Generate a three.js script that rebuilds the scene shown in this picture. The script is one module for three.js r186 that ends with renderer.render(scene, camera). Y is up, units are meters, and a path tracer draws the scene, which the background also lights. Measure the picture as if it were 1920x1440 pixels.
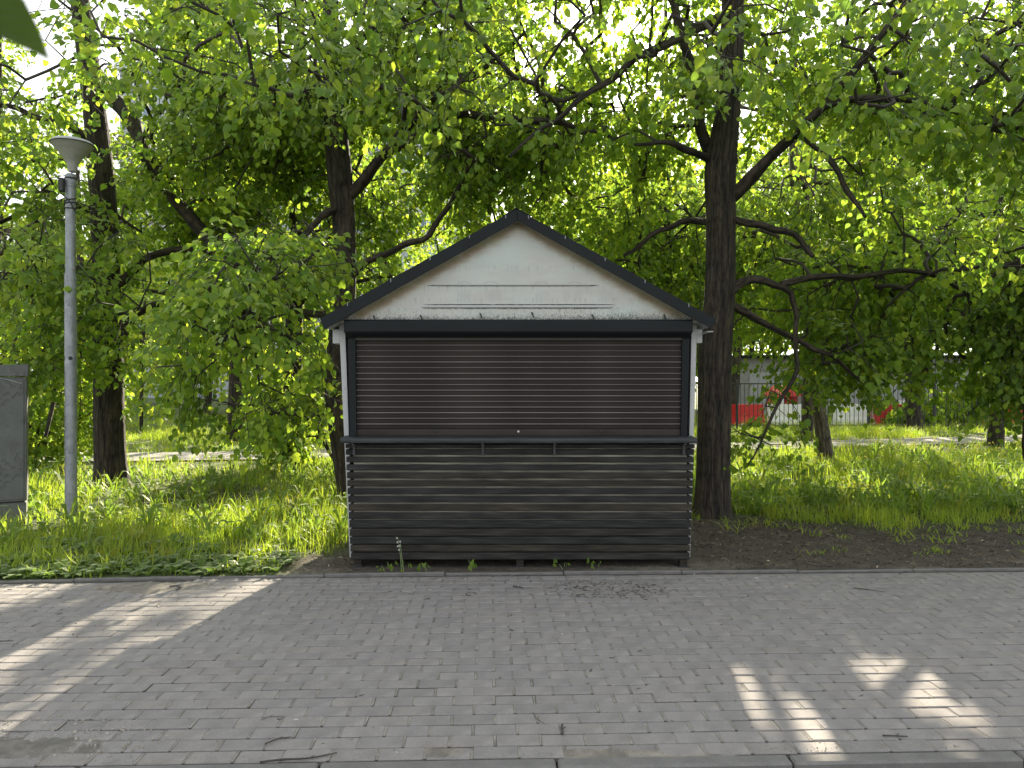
import * as THREE from 'three';
import { mergeGeometries } from 'three/addons/utils/BufferGeometryUtils.js';

// ---------------------------------------------------------------- camera, sky, sun, exposure
const scene = new THREE.Scene();
const EYE = 1.6, FOCAL = 1335;                                  // eye height (m); lens in pixels of a 1920 px wide picture
const camera = new THREE.PerspectiveCamera(2 * Math.atan(720 / FOCAL) * 180 / Math.PI, 4 / 3, 0.05, 1500);
camera.position.set(0, EYE, 0);
camera.lookAt(0, EYE, -10);
camera.focus = 7; camera.userData.fStop = 8;

const SUN_EL = 26.5 * Math.PI / 180, SUN_AZ = 9.3 * Math.PI / 180;
const sunDir = new THREE.Vector3(Math.sin(SUN_AZ) * Math.cos(SUN_EL), Math.sin(SUN_EL), -Math.cos(SUN_AZ) * Math.cos(SUN_EL));
{
  const W = 512, H = 256, data = new Float32Array(W * H * 4);
  for (let r = 0; r < H; r++) {
    const up = ((r + 0.5) / H - 0.5) * Math.PI, y = Math.sin(up), e = Math.max(0, y);
    for (let c = 0; c < W; c++) {
      const a = ((c + 0.5) / W - 0.5) * 2 * Math.PI, x = Math.cos(a) * Math.cos(up), z = Math.sin(a) * Math.cos(up);
      const ang = Math.acos(Math.min(1, x * sunDir.x + y * sunDir.y + z * sunDir.z));
      const k = Math.pow(1 - e, 2.2), glow = 0.75 * Math.exp(-ang / 0.42) + 1.8 * Math.exp(-ang / 0.09) + 14 * Math.exp(-ang / 0.014);
      const i = (r * W + c) * 4;
      data[i] = 0.285 + 0.16 * k + glow; data[i + 1] = 0.308 + 0.15 * k + glow * 0.95; data[i + 2] = 0.352 + 0.105 * k + glow * 0.84; data[i + 3] = 1;
    }
  }
  const t = new THREE.DataTexture(data, W, H, THREE.RGBAFormat, THREE.FloatType);
  t.mapping = THREE.EquirectangularReflectionMapping; t.magFilter = THREE.LinearFilter; t.needsUpdate = true;
  scene.background = t; scene.environment = t;
}
const sun = new THREE.DirectionalLight(new THREE.Color(1, 0.88, 0.7), 5);
sun.name = 'sun';
sun.position.copy(sunDir).multiplyScalar(80); sun.target.position.set(0, 0, 0);
sun.castShadow = true; sun.shadow.mapSize.set(4096, 4096);
Object.assign(sun.shadow.camera, { left: -30, right: 30, top: 30, bottom: -30, near: 1, far: 220 });
scene.add(sun, sun.target);

const renderer = new THREE.WebGLRenderer({ antialias: true });
renderer.setSize(1024, 768);
renderer.shadowMap.enabled = true;
renderer.toneMapping = THREE.LinearToneMapping;
renderer.toneMappingExposure = 4.4;

// ---------------------------------------------------------------- helpers
function rng(seed) { let s = seed >>> 0; return () => { s = (s + 0x6D2B79F5) | 0; let t = Math.imul(s ^ (s >>> 15), 1 | s); t = (t + Math.imul(t ^ (t >>> 7), 61 | t)) ^ t; return ((t ^ (t >>> 14)) >>> 0) / 4294967296; }; }
const R0 = rng(20240517);
const clamp = (x, a = 0, b = 1) => Math.min(b, Math.max(a, x)), lerp = (a, b, t) => a + (b - a) * t;
const smooth = (a, b, x) => { const t = clamp((x - a) / (b - a)); return t * t * (3 - 2 * t); };
function hash3(x, y, z) { let h = Math.imul(x, 374761393) ^ Math.imul(y, 668265263) ^ Math.imul(z, 2147483647 ^ 1274126177); h = Math.imul(h ^ (h >>> 13), 1274126177); h ^= h >>> 16; return (h >>> 0) / 4294967296; }
function noise3(x, y, z) {
  const ix = Math.floor(x), iy = Math.floor(y), iz = Math.floor(z), f = (t) => t * t * (3 - 2 * t), u = f(x - ix), v = f(y - iy), w = f(z - iz);
  const g = (a, b, c) => hash3(ix + a, iy + b, iz + c);
  return lerp(lerp(lerp(g(0, 0, 0), g(1, 0, 0), u), lerp(g(0, 1, 0), g(1, 1, 0), u), v), lerp(lerp(g(0, 0, 1), g(1, 0, 1), u), lerp(g(0, 1, 1), g(1, 1, 1), u), v), w);
}
const noise2 = (x, y) => noise3(x, y, 7.31);
function fbm(x, y, z = 3.7, n = 4) { let s = 0, a = 0.5, t = 0; for (let i = 0; i < n; i++) { s += a * noise3(x, y, z); t += a; x = x * 2.03 + 11.3; y = y * 2.03 + 5.7; z = z * 2.03 + 1.9; a *= 0.5; } return s / t; }
const X = (px, d) => (px - 960) / FOCAL * d, Y = (py, d) => EYE - (py - 721) / FOCAL * d;   // sizes measured on the photograph, at a distance d ahead
const V = (x, y, d) => new THREE.Vector3(x, y, -d);
const P = (px, py, d) => V(X(px, d), Y(py, d), d);
const G = (px, py) => { const d = EYE * FOCAL / (py - 721); return [X(px, d), d]; };         // a spot on the level ground

const taken = {};
function numbered(n) { const k = (taken[n] = (taken[n] ?? -1) + 1); return k ? n + '_' + String(k).padStart(3, '0') : n; }
function sh(m) { m.castShadow = true; m.receiveShadow = true; return m; }
function tag(o, label, category, group, kind) { o.userData.label = label; if (category) o.userData.category = category; if (group) o.userData.group = group; if (kind) o.userData.kind = kind; return o; }
function base(name, x, y, d) { const o = new THREE.Group(); o.name = numbered(name); o.position.set(x, y, -d); scene.add(o); return o; }
// part whose geometry is given in world coordinates
function part(name, geo, mat, parent, label) {
  const m = sh(new THREE.Mesh(Array.isArray(geo) ? mergeGeometries(geo.map(plain)) : geo, mat)); m.name = name;
  if (parent) { const p = new THREE.Vector3(); for (let o = parent; o; o = o.parent) p.add(o.position); m.position.copy(p.negate()); parent.add(m); } else { m.name = numbered(name); scene.add(m); }
  if (label) m.userData.label = label;
  return m;
}
function plain(g) { const o = g.index ? g.toNonIndexed() : g; for (const k of Object.keys(o.attributes)) if (!['position', 'normal', 'uv'].includes(k)) o.deleteAttribute(k); return o; }

class Geo {                                                     // collects triangles
  constructor() { this.p = []; this.n = []; this.u = []; this.c = []; }
  tri(a, b, c, ua, ub, uc) {
    const n = b.clone().sub(a).cross(c.clone().sub(a)).normalize();
    for (const [v, t] of [[a, ua], [b, ub], [c, uc]]) { this.p.push(v.x, v.y, v.z); this.n.push(n.x, n.y, n.z); this.u.push(...(t ?? uvOf(v, n))); }
  }
  poly(pts, uvs) { for (let i = 1; i + 1 < pts.length; i++) this.tri(pts[0], pts[i], pts[i + 1], uvs?.[0], uvs?.[i], uvs?.[i + 1]); }
  done() {
    const g = new THREE.BufferGeometry();
    g.setAttribute('position', new THREE.Float32BufferAttribute(this.p, 3)); g.setAttribute('normal', new THREE.Float32BufferAttribute(this.n, 3)); g.setAttribute('uv', new THREE.Float32BufferAttribute(this.u, 2));
    return g;
  }
}
function uvOf(v, n) { const a = Math.abs(n.x), b = Math.abs(n.y), c = Math.abs(n.z); return b >= a && b >= c ? [v.x, v.z] : a > c ? [v.z, v.y] : [v.x, v.y]; }
// a box with chamfered edges, uv in metres (44 triangles)
function chamferBox(w, h, l, c = 0.004, off = [0, 0, 0]) {
  const g = new Geo(), s = [w / 2, h / 2, l / 2];
  const at = (sg, ax) => { const v = [0, 0, 0]; for (let k = 0; k < 3; k++) v[k] = sg[k] * (s[k] - (k === ax ? 0 : c)) + off[k]; return new THREE.Vector3(...v); };
  const out = (pts, dir) => { const n = pts[1].clone().sub(pts[0]).cross(pts[2].clone().sub(pts[0])); g.poly(n.dot(dir) < 0 ? pts.reverse() : pts); };
  for (let ax = 0; ax < 3; ax++) for (const q of [-1, 1]) {
    const b = (ax + 1) % 3, e = (ax + 2) % 3, mk = (i, j) => { const sg = [0, 0, 0]; sg[ax] = q; sg[b] = i; sg[e] = j; return sg; };
    const d = new THREE.Vector3(); d.setComponent(ax, q);
    out([mk(-1, -1), mk(1, -1), mk(1, 1), mk(-1, 1)].map((t) => at(t, ax)), d);
  }
  for (let ax = 0; ax < 3; ax++) for (const i of [-1, 1]) for (const j of [-1, 1]) {
    const b = (ax + 1) % 3, e = (ax + 2) % 3, mk = (k) => { const sg = [0, 0, 0]; sg[ax] = k; sg[b] = i; sg[e] = j; return sg; };
    const d = new THREE.Vector3(); d.setComponent(b, i); d.setComponent(e, j);
    out([at(mk(-1), b), at(mk(1), b), at(mk(1), e), at(mk(-1), e)], d);
  }
  for (const i of [-1, 1]) for (const j of [-1, 1]) for (const k of [-1, 1]) out([0, 1, 2].map((ax) => at([i, j, k], ax)), new THREE.Vector3(i, j, k));
  return g.done();
}
// an axis-parallel chamfered box between two corners: x0..x1, y0..y1, distance d0..d1 ahead
const block = (x0, x1, y0, y1, d0, d1, c = 0.004) => chamferBox(Math.abs(x1 - x0), Math.abs(y1 - y0), Math.abs(d1 - d0), c, [(x0 + x1) / 2, (y0 + y1) / 2, -(d0 + d1) / 2]);
// a prism: outline [x, y] carried from distance d0 to d1
function prism(pts, d0, d1) {
  const g = new Geo(); let area = 0;
  pts.forEach((p, i) => { const q = pts[(i + 1) % pts.length]; area += p[0] * q[1] - q[0] * p[1]; });
  if (area < 0) pts = pts.slice().reverse();
  const sh2 = THREE.ShapeUtils.triangulateShape(pts.map((p) => new THREE.Vector2(...p)), []);
  for (const [a, b, c] of sh2) { g.tri(V(...pts[a], d0), V(...pts[b], d0), V(...pts[c], d0)); g.tri(V(...pts[a], d1), V(...pts[c], d1), V(...pts[b], d1)); }
  pts.forEach((p, i) => { const q = pts[(i + 1) % pts.length]; g.poly([V(...p, d0), V(...p, d1), V(...q, d1), V(...q, d0)]); });
  return g.done();
}
// a profile [d, y] carried along x
function rail(profile, x0, x1) {
  const g = new Geo(); let area = 0;
  profile.forEach((p, i) => { const q = profile[(i + 1) % profile.length]; area += p[0] * q[1] - q[0] * p[1]; });
  if (area < 0) profile = profile.slice().reverse();
  const f = THREE.ShapeUtils.triangulateShape(profile.map((p) => new THREE.Vector2(...p)), []);
  const at = (x, p) => V(x, p[1], p[0]);
  for (const [a, b, c] of f) { g.tri(at(x1, profile[a]), at(x1, profile[b]), at(x1, profile[c])); g.tri(at(x0, profile[a]), at(x0, profile[c]), at(x0, profile[b])); }
  profile.forEach((p, i) => { const q = profile[(i + 1) % profile.length]; g.poly([at(x0, p), at(x0, q), at(x1, q), at(x1, p)]); });
  return g.done();
}
// a tapering tube through points with radii; rough(angle, along, k) scales the radius
function tube(pts, radii, sides, { rough, cap = true, step = 0, uvx = 1 } = {}) {
  if (step) {
    const curve = new THREE.CatmullRomCurve3(pts, false, 'centripetal'), L = curve.getLength(), n = Math.max(pts.length, Math.ceil(L / step)), np = [], nr = [];
    for (let i = 0; i <= n; i++) { const t = i / n; np.push(curve.getPoint(t)); const f = t * (pts.length - 1), k = Math.min(pts.length - 2, Math.floor(f)); nr.push(lerp(radii[k], radii[k + 1], f - k)); }
    pts = np; radii = nr;
  }
  const pos = [], nor = [], uv = [], idx = [], T = new THREE.Vector3(), N = new THREE.Vector3(), B = new THREE.Vector3(), n = pts.length;
  let along = 0;
  for (let i = 0; i < n; i++) {
    T.copy(pts[Math.min(n - 1, i + 1)]).sub(pts[Math.max(0, i - 1)]).normalize();
    if (!i) { N.set(Math.abs(T.y) > 0.9 ? 1 : 0, Math.abs(T.y) > 0.9 ? 0 : 1, 0); } else along += pts[i].distanceTo(pts[i - 1]);
    N.addScaledVector(T, -N.dot(T)).normalize(); B.crossVectors(T, N);
    for (let s = 0; s <= sides; s++) {
      const a = (s % sides) / sides * Math.PI * 2, r = radii[i] * (rough ? rough(a, along, i) : 1), cx = Math.cos(a), cy = Math.sin(a);
      pos.push(pts[i].x + (N.x * cx + B.x * cy) * r, pts[i].y + (N.y * cx + B.y * cy) * r, pts[i].z + (N.z * cx + B.z * cy) * r);
      nor.push(N.x * cx + B.x * cy, N.y * cx + B.y * cy, N.z * cx + B.z * cy);
      uv.push(s / sides * uvx, along);
    }
  }
  for (let i = 0; i + 1 < n; i++) for (let s = 0; s < sides; s++) { const a = i * (sides + 1) + s, b = a + sides + 1; idx.push(a, a + 1, b, a + 1, b + 1, b); }
  if (cap) for (const e of [0, n - 1]) { const c = pos.length / 3; pos.push(pts[e].x, pts[e].y, pts[e].z); const t = (e ? T : T.copy(pts[0]).sub(pts[1]).normalize()); nor.push(t.x, t.y, t.z); uv.push(0.5, e ? along : 0); for (let s = 0; s < sides; s++) { const a = e * (sides + 1) + s; e ? idx.push(a, a + 1, c) : idx.push(a + 1, a, c); } if (!e) T.copy(pts[n - 1]).sub(pts[n - 2]).normalize(); }
  const g = new THREE.BufferGeometry();
  g.setAttribute('position', new THREE.Float32BufferAttribute(pos, 3)); g.setAttribute('normal', new THREE.Float32BufferAttribute(nor, 3)); g.setAttribute('uv', new THREE.Float32BufferAttribute(uv, 2)); g.setIndex(idx);
  if (rough) g.computeVertexNormals();
  return g;
}
function lathe(profile, seg, x, y, d) { const g = new THREE.LatheGeometry(profile.map((p) => new THREE.Vector2(...p)), seg); g.translate(x, y, -d); return g; }

// ---------------------------------------------------------------- textures and materials
function tex(w, h, f, srgb, rep) {
  const a = new Uint8Array(w * h * 4);
  for (let j = 0; j < h; j++) for (let i = 0; i < w; i++) { const v = f(i / w, j / h, i, j), k = (j * w + i) * 4; if (Array.isArray(v)) { a[k] = clamp(v[0]) * 255; a[k + 1] = clamp(v[1]) * 255; a[k + 2] = clamp(v[2]) * 255; } else a[k] = a[k + 1] = a[k + 2] = clamp(v) * 255; a[k + 3] = 255; }
  const t = new THREE.DataTexture(a, w, h); t.magFilter = THREE.LinearFilter; t.minFilter = THREE.LinearMipmapLinearFilter; t.generateMipmaps = true; t.wrapS = t.wrapT = THREE.RepeatWrapping;
  if (srgb) t.colorSpace = THREE.SRGBColorSpace; if (rep) t.repeat.set(...rep); t.needsUpdate = true;
  return t;
}
// tiling noise
function tnoise(u, v, n, z = 0, m = n) { const x = u * n, y = v * m, ix = Math.floor(x), iy = Math.floor(y), f = (t) => t * t * (3 - 2 * t), a = f(x - ix), b = f(y - iy), g = (p, q) => hash3(((ix + p) % n + n) % n, ((iy + q) % m + m) % m, z); return lerp(lerp(g(0, 0), g(1, 0), a), lerp(g(0, 1), g(1, 1), a), b); }
const tfbm = (u, v, n, z, o = 4, m = n) => { let s = 0, a = 0.5, t = 0; for (let i = 0; i < o; i++) { s += a * tnoise(u, v, n << i, z + i, m << i); t += a; a *= 0.5; } return s / t; };
const rgb = (r, g, b) => new THREE.Color().setRGB(r, g, b);
const std = (o) => new THREE.MeshStandardMaterial(o), phys = (o) => new THREE.MeshPhysicalMaterial(o);

const concreteMap = tex(512, 512, (u, v, i, j) => { const n = tfbm(u, v, 6, 1, 5), s = hash3(i, j, 5), s2 = tnoise(u, v, 256, 9); return 0.80 + 0.16 * (n - 0.5) + 0.14 * (s2 - 0.5) + (s > 0.985 ? 0.12 : s < 0.03 ? -0.12 : 0) ; }, true, [2.2, 2.2]);
const concreteBump = tex(512, 512, (u, v, i, j) => 0.5 + 0.5 * (tnoise(u, v, 200, 3) - 0.5) + 0.3 * (tfbm(u, v, 12, 8) - 0.5), false, [2.2, 2.2]);
const M = {};
M.paver = [[0.326, 0.303, 0.277], [0.30, 0.278, 0.257], [0.34, 0.314, 0.285], [0.315, 0.293, 0.272], [0.332, 0.302, 0.27]].map((c) => std({ color: rgb(...c), map: concreteMap, bumpMap: concreteBump, bumpScale: 0.0025, roughness: 0.88 }));
M.sand = std({ color: rgb(0.42, 0.385, 0.32), map: tex(512, 512, (u, v, i, j) => 0.72 + 0.35 * (tfbm(u, v, 16, 21, 5) - 0.5) + 0.2 * (hash3(i, j, 3) - 0.5), true, [1.3, 1.3]), bumpMap: concreteBump, bumpScale: 0.004, roughness: 1 });
M.kerb = std({ color: rgb(0.22, 0.21, 0.19), map: concreteMap, bumpMap: concreteBump, bumpScale: 0.003, roughness: 0.9 });
M.asphalt = std({ color: rgb(0.10, 0.098, 0.093), map: concreteMap, bumpMap: concreteBump, bumpScale: 0.01, roughness: 0.95 });
const ridge = (u, v) => { const w = 0.05 * (tfbm(u, v, 5, 41, 3, 3) - 0.5), a = 1 - Math.abs(2 * tnoise(u + w, v, 11, 43, 3) - 1), b = 1 - Math.abs(2 * tnoise(u + w * 1.5, v + 0.3 * w, 21, 47, 7) - 1), c = tfbm(u, v, 16, 49, 3, 24); return [a, b, c]; };
const barkBump = tex(512, 1024, (u, v) => { const [a, b, c] = ridge(u, v); return clamp(0.75 - 0.35 * Math.pow(a, 3) - 0.35 * Math.pow(b, 3) + 0.35 * (c - 0.5)); }, false, [1, 0.8]);
const barkMap = tex(512, 1024, (u, v) => { const [a, b, c] = ridge(u, v), t = tfbm(u, v, 3, 60, 4), k = 0.72 - 0.26 * Math.pow(a, 3) - 0.22 * Math.pow(b, 3) + 0.3 * (c - 0.5) + 0.2 * (t - 0.5); return [k, k * lerp(0.94, 0.96, t), k * lerp(0.88, 0.82, t)]; }, true, [1, 0.8]);
M.bark = std({ color: rgb(0.115, 0.10, 0.086), map: barkMap, bumpMap: barkBump, bumpScale: 0.03, roughness: 0.95 });
M.barkPale = std({ color: rgb(0.30, 0.285, 0.25), map: barkMap, bumpMap: barkBump, bumpScale: 0.02, roughness: 0.95 });
M.twig = std({ color: rgb(0.045, 0.036, 0.03), roughness: 0.9 });
const leafBump = tex(128, 128, (u, v) => { const x = Math.abs(u - 0.5); return 0.5 + 0.3 * Math.cos((v * 9 - x * 7) * 6.28) * smooth(0.02, 0.1, x) - 0.4 * (x < 0.02); });
const leafMat = (c, t = 0.55, r = 0.96) => phys({ color: rgb(...c), roughness: r, transmission: t, thickness: 0, ior: 1.4, specularIntensity: 0.35, clearcoat: 0.55, clearcoatRoughness: 0.42, side: THREE.DoubleSide });
M.leaf = leafMat([1.3, 1.2, 1.05], 0.68);                       // tinted copy by copy
M.leafTone = [[0.16, 0.28, 0.032], [0.215, 0.33, 0.032], [0.125, 0.235, 0.034], [0.25, 0.36, 0.034]].map((c) => leafMat(c.map((x, i) => x * [1.22, 1.14, 1][i]), 0.68));
M.grass = leafMat([1.22, 1.14, 1], 0.64);
M.galv = std({ color: rgb(0.42, 0.44, 0.46), metalness: 0.35, roughness: 0.5, map: tex(256, 512, (u, v, i, j) => 0.8 + 0.25 * (tfbm(u, v, 8, 71, 4, 24) - 0.5) - (tnoise(u, v, 24, 73, 40) > 0.86 ? 0.12 : 0) + (hash3(i, j >> 2, 3) > 0.995 ? 0.2 : 0), true, [1, 0.6]) });
const grainMap = tex(1024, 128, (u, v) => { const y = v * 5 + 0.7 * (tfbm(u, v, 3, 81, 3, 2) - 0.5), k = Math.abs(((y * 6 + tfbm(u, v, 4, 83, 3, 3) * 5) % 1) - 0.5) * 2, s = tnoise(u, v, 12, 85, 128); return 0.62 + 0.34 * (k - 0.5) + 0.42 * (s - 0.5) + 0.42 * (tfbm(u, v, 5, 87, 4, 3) - 0.5); }, true, [0.7, 6]);
M.slat = [[0.070, 0.069, 0.060], [0.079, 0.071, 0.058], [0.064, 0.064, 0.058], [0.084, 0.072, 0.054]].map((c) => { const m = phys({ specularIntensity: 0.35, color: rgb(...c), map: grainMap, bumpMap: grainMap, bumpScale: 0.002, roughness: 0.75 }); return m; });
M.dark = phys({ specularIntensity: 0.3, color: rgb(0.014, 0.018, 0.019), roughness: 0.5, map: tex(256, 256, (u, v, i, j) => 0.86 + 0.2 * (tfbm(u, v, 5, 90, 4) - 0.5) + (hash3(i, j, 4) > 0.995 ? 0.1 : 0), true, [0.8, 0.8]) });
M.shutter = phys({ specularIntensity: 0.3, color: rgb(0.05, 0.041, 0.035), roughness: 0.42, map: tex(512, 128, (u, v) => 0.86 + 0.22 * (tfbm(u, v, 5, 92, 4, 3) - 0.5) + 0.08 * (tnoise(u, v, 3, 95, 64) - 0.5), true, [0.5, 2]) });
M.white = std({ color: rgb(0.5, 0.505, 0.49), roughness: 0.55, map: tex(256, 256, (u, v, i, j) => 0.92 + 0.1 * (tfbm(u, v, 4, 96, 4) - 0.5) - (tnoise(u, v, 40, 97) > 0.93 ? 0.12 : 0), true, [0.9, 0.9]) });
M.backing = std({ color: rgb(0.52, 0.49, 0.39), roughness: 0.9, map: grainMap });
M.black = std({ color: rgb(0.02, 0.02, 0.02), roughness: 0.7 });
M.steel = std({ color: rgb(0.55, 0.55, 0.53), metalness: 0.8, roughness: 0.35 });
M.clip = std({ color: rgb(0.2, 0.2, 0.2), metalness: 0.3, roughness: 0.5 });
M.red = std({ color: rgb(0.62, 0.045, 0.04), roughness: 0.5 });
M.redCloth = phys({ color: rgb(0.62, 0.06, 0.05), roughness: 0.85, transmission: 0.4, thickness: 0, side: THREE.DoubleSide });
M.whitePlastic = phys({ color: rgb(0.78, 0.78, 0.76), roughness: 0.5 });
M.iron = std({ color: rgb(0.03, 0.03, 0.03), roughness: 0.6 });
M.litter = std({ color: rgb(1, 1, 1), roughness: 0.95 });

// ---------------------------------------------------------------- ground
const kerbD = (x) => 5.98 + 0.032 * x - (x < 0 ? 0.007 * x * x : 0);            // far edge of the pavement
const YAW = 1.83 * Math.PI / 180;
const lawnH = (x, d) => { const t = d - kerbD(x); return 0.012 + 0.05 * smooth(0.3, 4, t) * (fbm(x * 0.5, d * 0.5) - 0.4) + 0.02 * (fbm(x * 2.5, d * 2.5, 9) - 0.5) * smooth(0.02, 0.3, t); };
// 0 = grass, 1 = bare soil
function soil(x, d) {
  const t = d - kerbD(x), n = (fbm(x * 0.9, d * 0.9, 17) - 0.5) * 2.6, right = smooth(1.0, 1.35, x + n * 0.2) * smooth(0.5, -0.45, t - lerp(2.5, 1.65, smooth(2.8, 4.5, x)) - n * 0.7 + 0.5 * smooth(1.5, 3, x) * 0);
  const under = smooth(1.75, 1.5, Math.abs(x - 0.06) + n * 0.1) * smooth(2.9, 2.5, t), left = smooth(-2.15 + 0.25 * n, -1.75, x) * smooth(0.0, -0.3, x) * smooth(1.0 + n * 0.3, 0.5, t);
  return clamp(Math.max(right, under, left));
}
const pathD = (x) => 16.6 + 0.2 * x + 0.004 * x * x;                           // middle line of the far footpath
const onPath = (x, d) => Math.abs(d - pathD(x)) < 0.95;
{
  part('ground', new THREE.PlaneGeometry(2400, 2400).rotateX(-Math.PI / 2).translate(0, -0.32, 0), std({ color: rgb(0.07, 0.085, 0.04), roughness: 1 })).userData.kind = 'structure';
  const xs = [], ts = [];
  for (let i = -130; i <= 130; i++) xs.push(Math.sign(i) * (Math.abs(i) * 0.07 + Math.pow(Math.abs(i) / 130, 4) * 60));
  for (let j = 0; j <= 190; j++) ts.push(0.045 + j * 0.055 + Math.pow(j / 190, 4) * 90);
  const pos = [], uv = [], col = [], idx = [];
  for (const t of ts) for (const x of xs) {
    const d = kerbD(clamp(x, -8, 12)) + t, s = soil(x, d), n = fbm(x * 1.3, d * 1.3, 31), far = smooth(6, 14, d);
    pos.push(x, lawnH(x, d) - 0.004, -d); uv.push(x, d);
    const sandy = smooth(0.45, 0.2, t) * smooth(0.5, 0.75, fbm(x * 1.1, d * 2, 77)) + smooth(-1.4, -1.8, x) * smooth(1.2, 0.9, t) * 0.8;
    const so = [lerp(0.092, 0.2, sandy), lerp(0.073, 0.172, sandy), lerp(0.05, 0.125, sandy)], gr = [lerp(0.075, 0.11, n) + 0.03 * far, lerp(0.10, 0.14, n) + 0.04 * far, lerp(0.025, 0.034, n)];
    col.push(lerp(gr[0], so[0], s), lerp(gr[1], so[1], s), lerp(gr[2], so[2], s));
  }
  const w = xs.length;
  for (let j = 0; j + 1 < ts.length; j++) for (let i = 0; i + 1 < w; i++) { const a = j * w + i; idx.push(a, a + 1, a + w, a + 1, a + w + 1, a + w); }
  const g = new THREE.BufferGeometry();
  g.setAttribute('position', new THREE.Float32BufferAttribute(pos, 3)); g.setAttribute('uv', new THREE.Float32BufferAttribute(uv, 2)); g.setAttribute('color', new THREE.Float32BufferAttribute(col, 3)); g.setIndex(idx); g.computeVertexNormals();
  const soilMap = tex(512, 512, (u, v, i, j) => 0.78 + 0.5 * (tfbm(u, v, 12, 101, 5) - 0.5) + 0.35 * (tnoise(u, v, 128, 103) - 0.5), true, [0.9, 0.9]);
  part('lawn', g, std({ vertexColors: true, map: soilMap, bumpMap: soilMap, bumpScale: 0.012, roughness: 1 })).userData.kind = 'structure';
  // far footpath with its kerb
  const pp = new Geo();
  for (let x = -26; x < 34; x += 0.5) { const q = [[x, pathD(x) - 0.95], [x + 0.5, pathD(x + 0.5) - 0.95], [x + 0.5, pathD(x + 0.5) + 0.95], [x, pathD(x) + 0.95]].map(([a, b]) => V(a, 0.05, b)); pp.poly(q); }
  part('footpath', pp.done(), std({ color: rgb(0.31, 0.29, 0.265), map: concreteMap, roughness: 0.95 })).userData.kind = 'structure';
}

// ---------------------------------------------------------------- where the sun reaches the ground through the crowns
const SX = Math.sin(SUN_AZ) / Math.tan(SUN_EL), SD = Math.cos(SUN_AZ) / Math.tan(SUN_EL);
const Z8 = (a) => a.map(([x, y]) => G(960 + x / 2, 1050 + y / 2));
const patches = [
  Z8([[830, 400], [885, 400], [912, 465], [950, 498], [1060, 540], [1160, 562], [1215, 640], [1250, 715], [1330, 775], [1110, 775], [1090, 700], [1000, 650], [905, 605], [925, 540], [875, 480]]),
  Z8([[1290, 380], [1410, 400], [1560, 415], [1600, 490], [1590, 535], [1700, 545], [1740, 590], [1640, 612], [1540, 580], [1430, 525], [1350, 450]]),
];
function inside(poly, x, y) { let r = false; for (let i = 0, j = poly.length - 1; i < poly.length; j = i++) { const [a, b] = poly[i], [c, d] = poly[j]; if ((b > y) !== (d > y) && x < (c - a) * (y - b) / (d - b) + a) r = !r; } return r; }
function sunlit(x, y, d) {
  if (y > EYE + 0.5) { const q = (y - EYE) / sunDir.y; if (Math.hypot(x - sunDir.x * q, d + sunDir.z * q) < 0.12 + 0.006 * q) return 0.9; }
                                    // share of the foliage at this spot that is missing
  const gx = x - SX * y, gd = d - SD * y;
  if (gd < 2) return d > 11.5 ? 0.97 * smooth(0.34, 0.42, fbm(gx * 0.55, gd * 0.35, 25, 3)) : d > 9.8 ? 0.8 * smooth(0.42, 0.5, fbm(gx * 0.55, gd * 0.35, 25, 3)) : 0;
  if (gd > 26) return 0;
  if (gd < kerbD(gx)) {
    if (gx > 0.6) return patches.some((p) => inside(p, gx, gd) || inside(p, gx - 0.07, gd) || inside(p, gx + 0.07, gd) || inside(p, gx, gd + 0.12) || inside(p, gx, gd - 0.12)) ? 1 : 0;
    if (gx < -1.5) { const s = gx - 0.25 * gd; return smooth(0.48, 0.56, 0.65 * noise3(s * 2.6, gd * 0.7, 3) + 0.35 * noise3(s * 7, gd * 2.2, 8)); }
    return 0;
  }
  if (gx < 1.2) { const near = smooth(6, 8, gd); return smooth(0.40, 0.50, fbm(gx * 0.75, gd * 0.75, 5, 3) + 0.22 * near + 0.05 - 0.10 * smooth(7.2, 6.2, gd)); }
  if (gd < 9.2) return 0;
  return smooth(0.47, 0.6, fbm(gx * 0.8, gd * 0.6, 12, 3) + 0.22 * smooth(19, 23, gd) + 0.03 + 0.07 * smooth(10, 12, gd));
}

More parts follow.
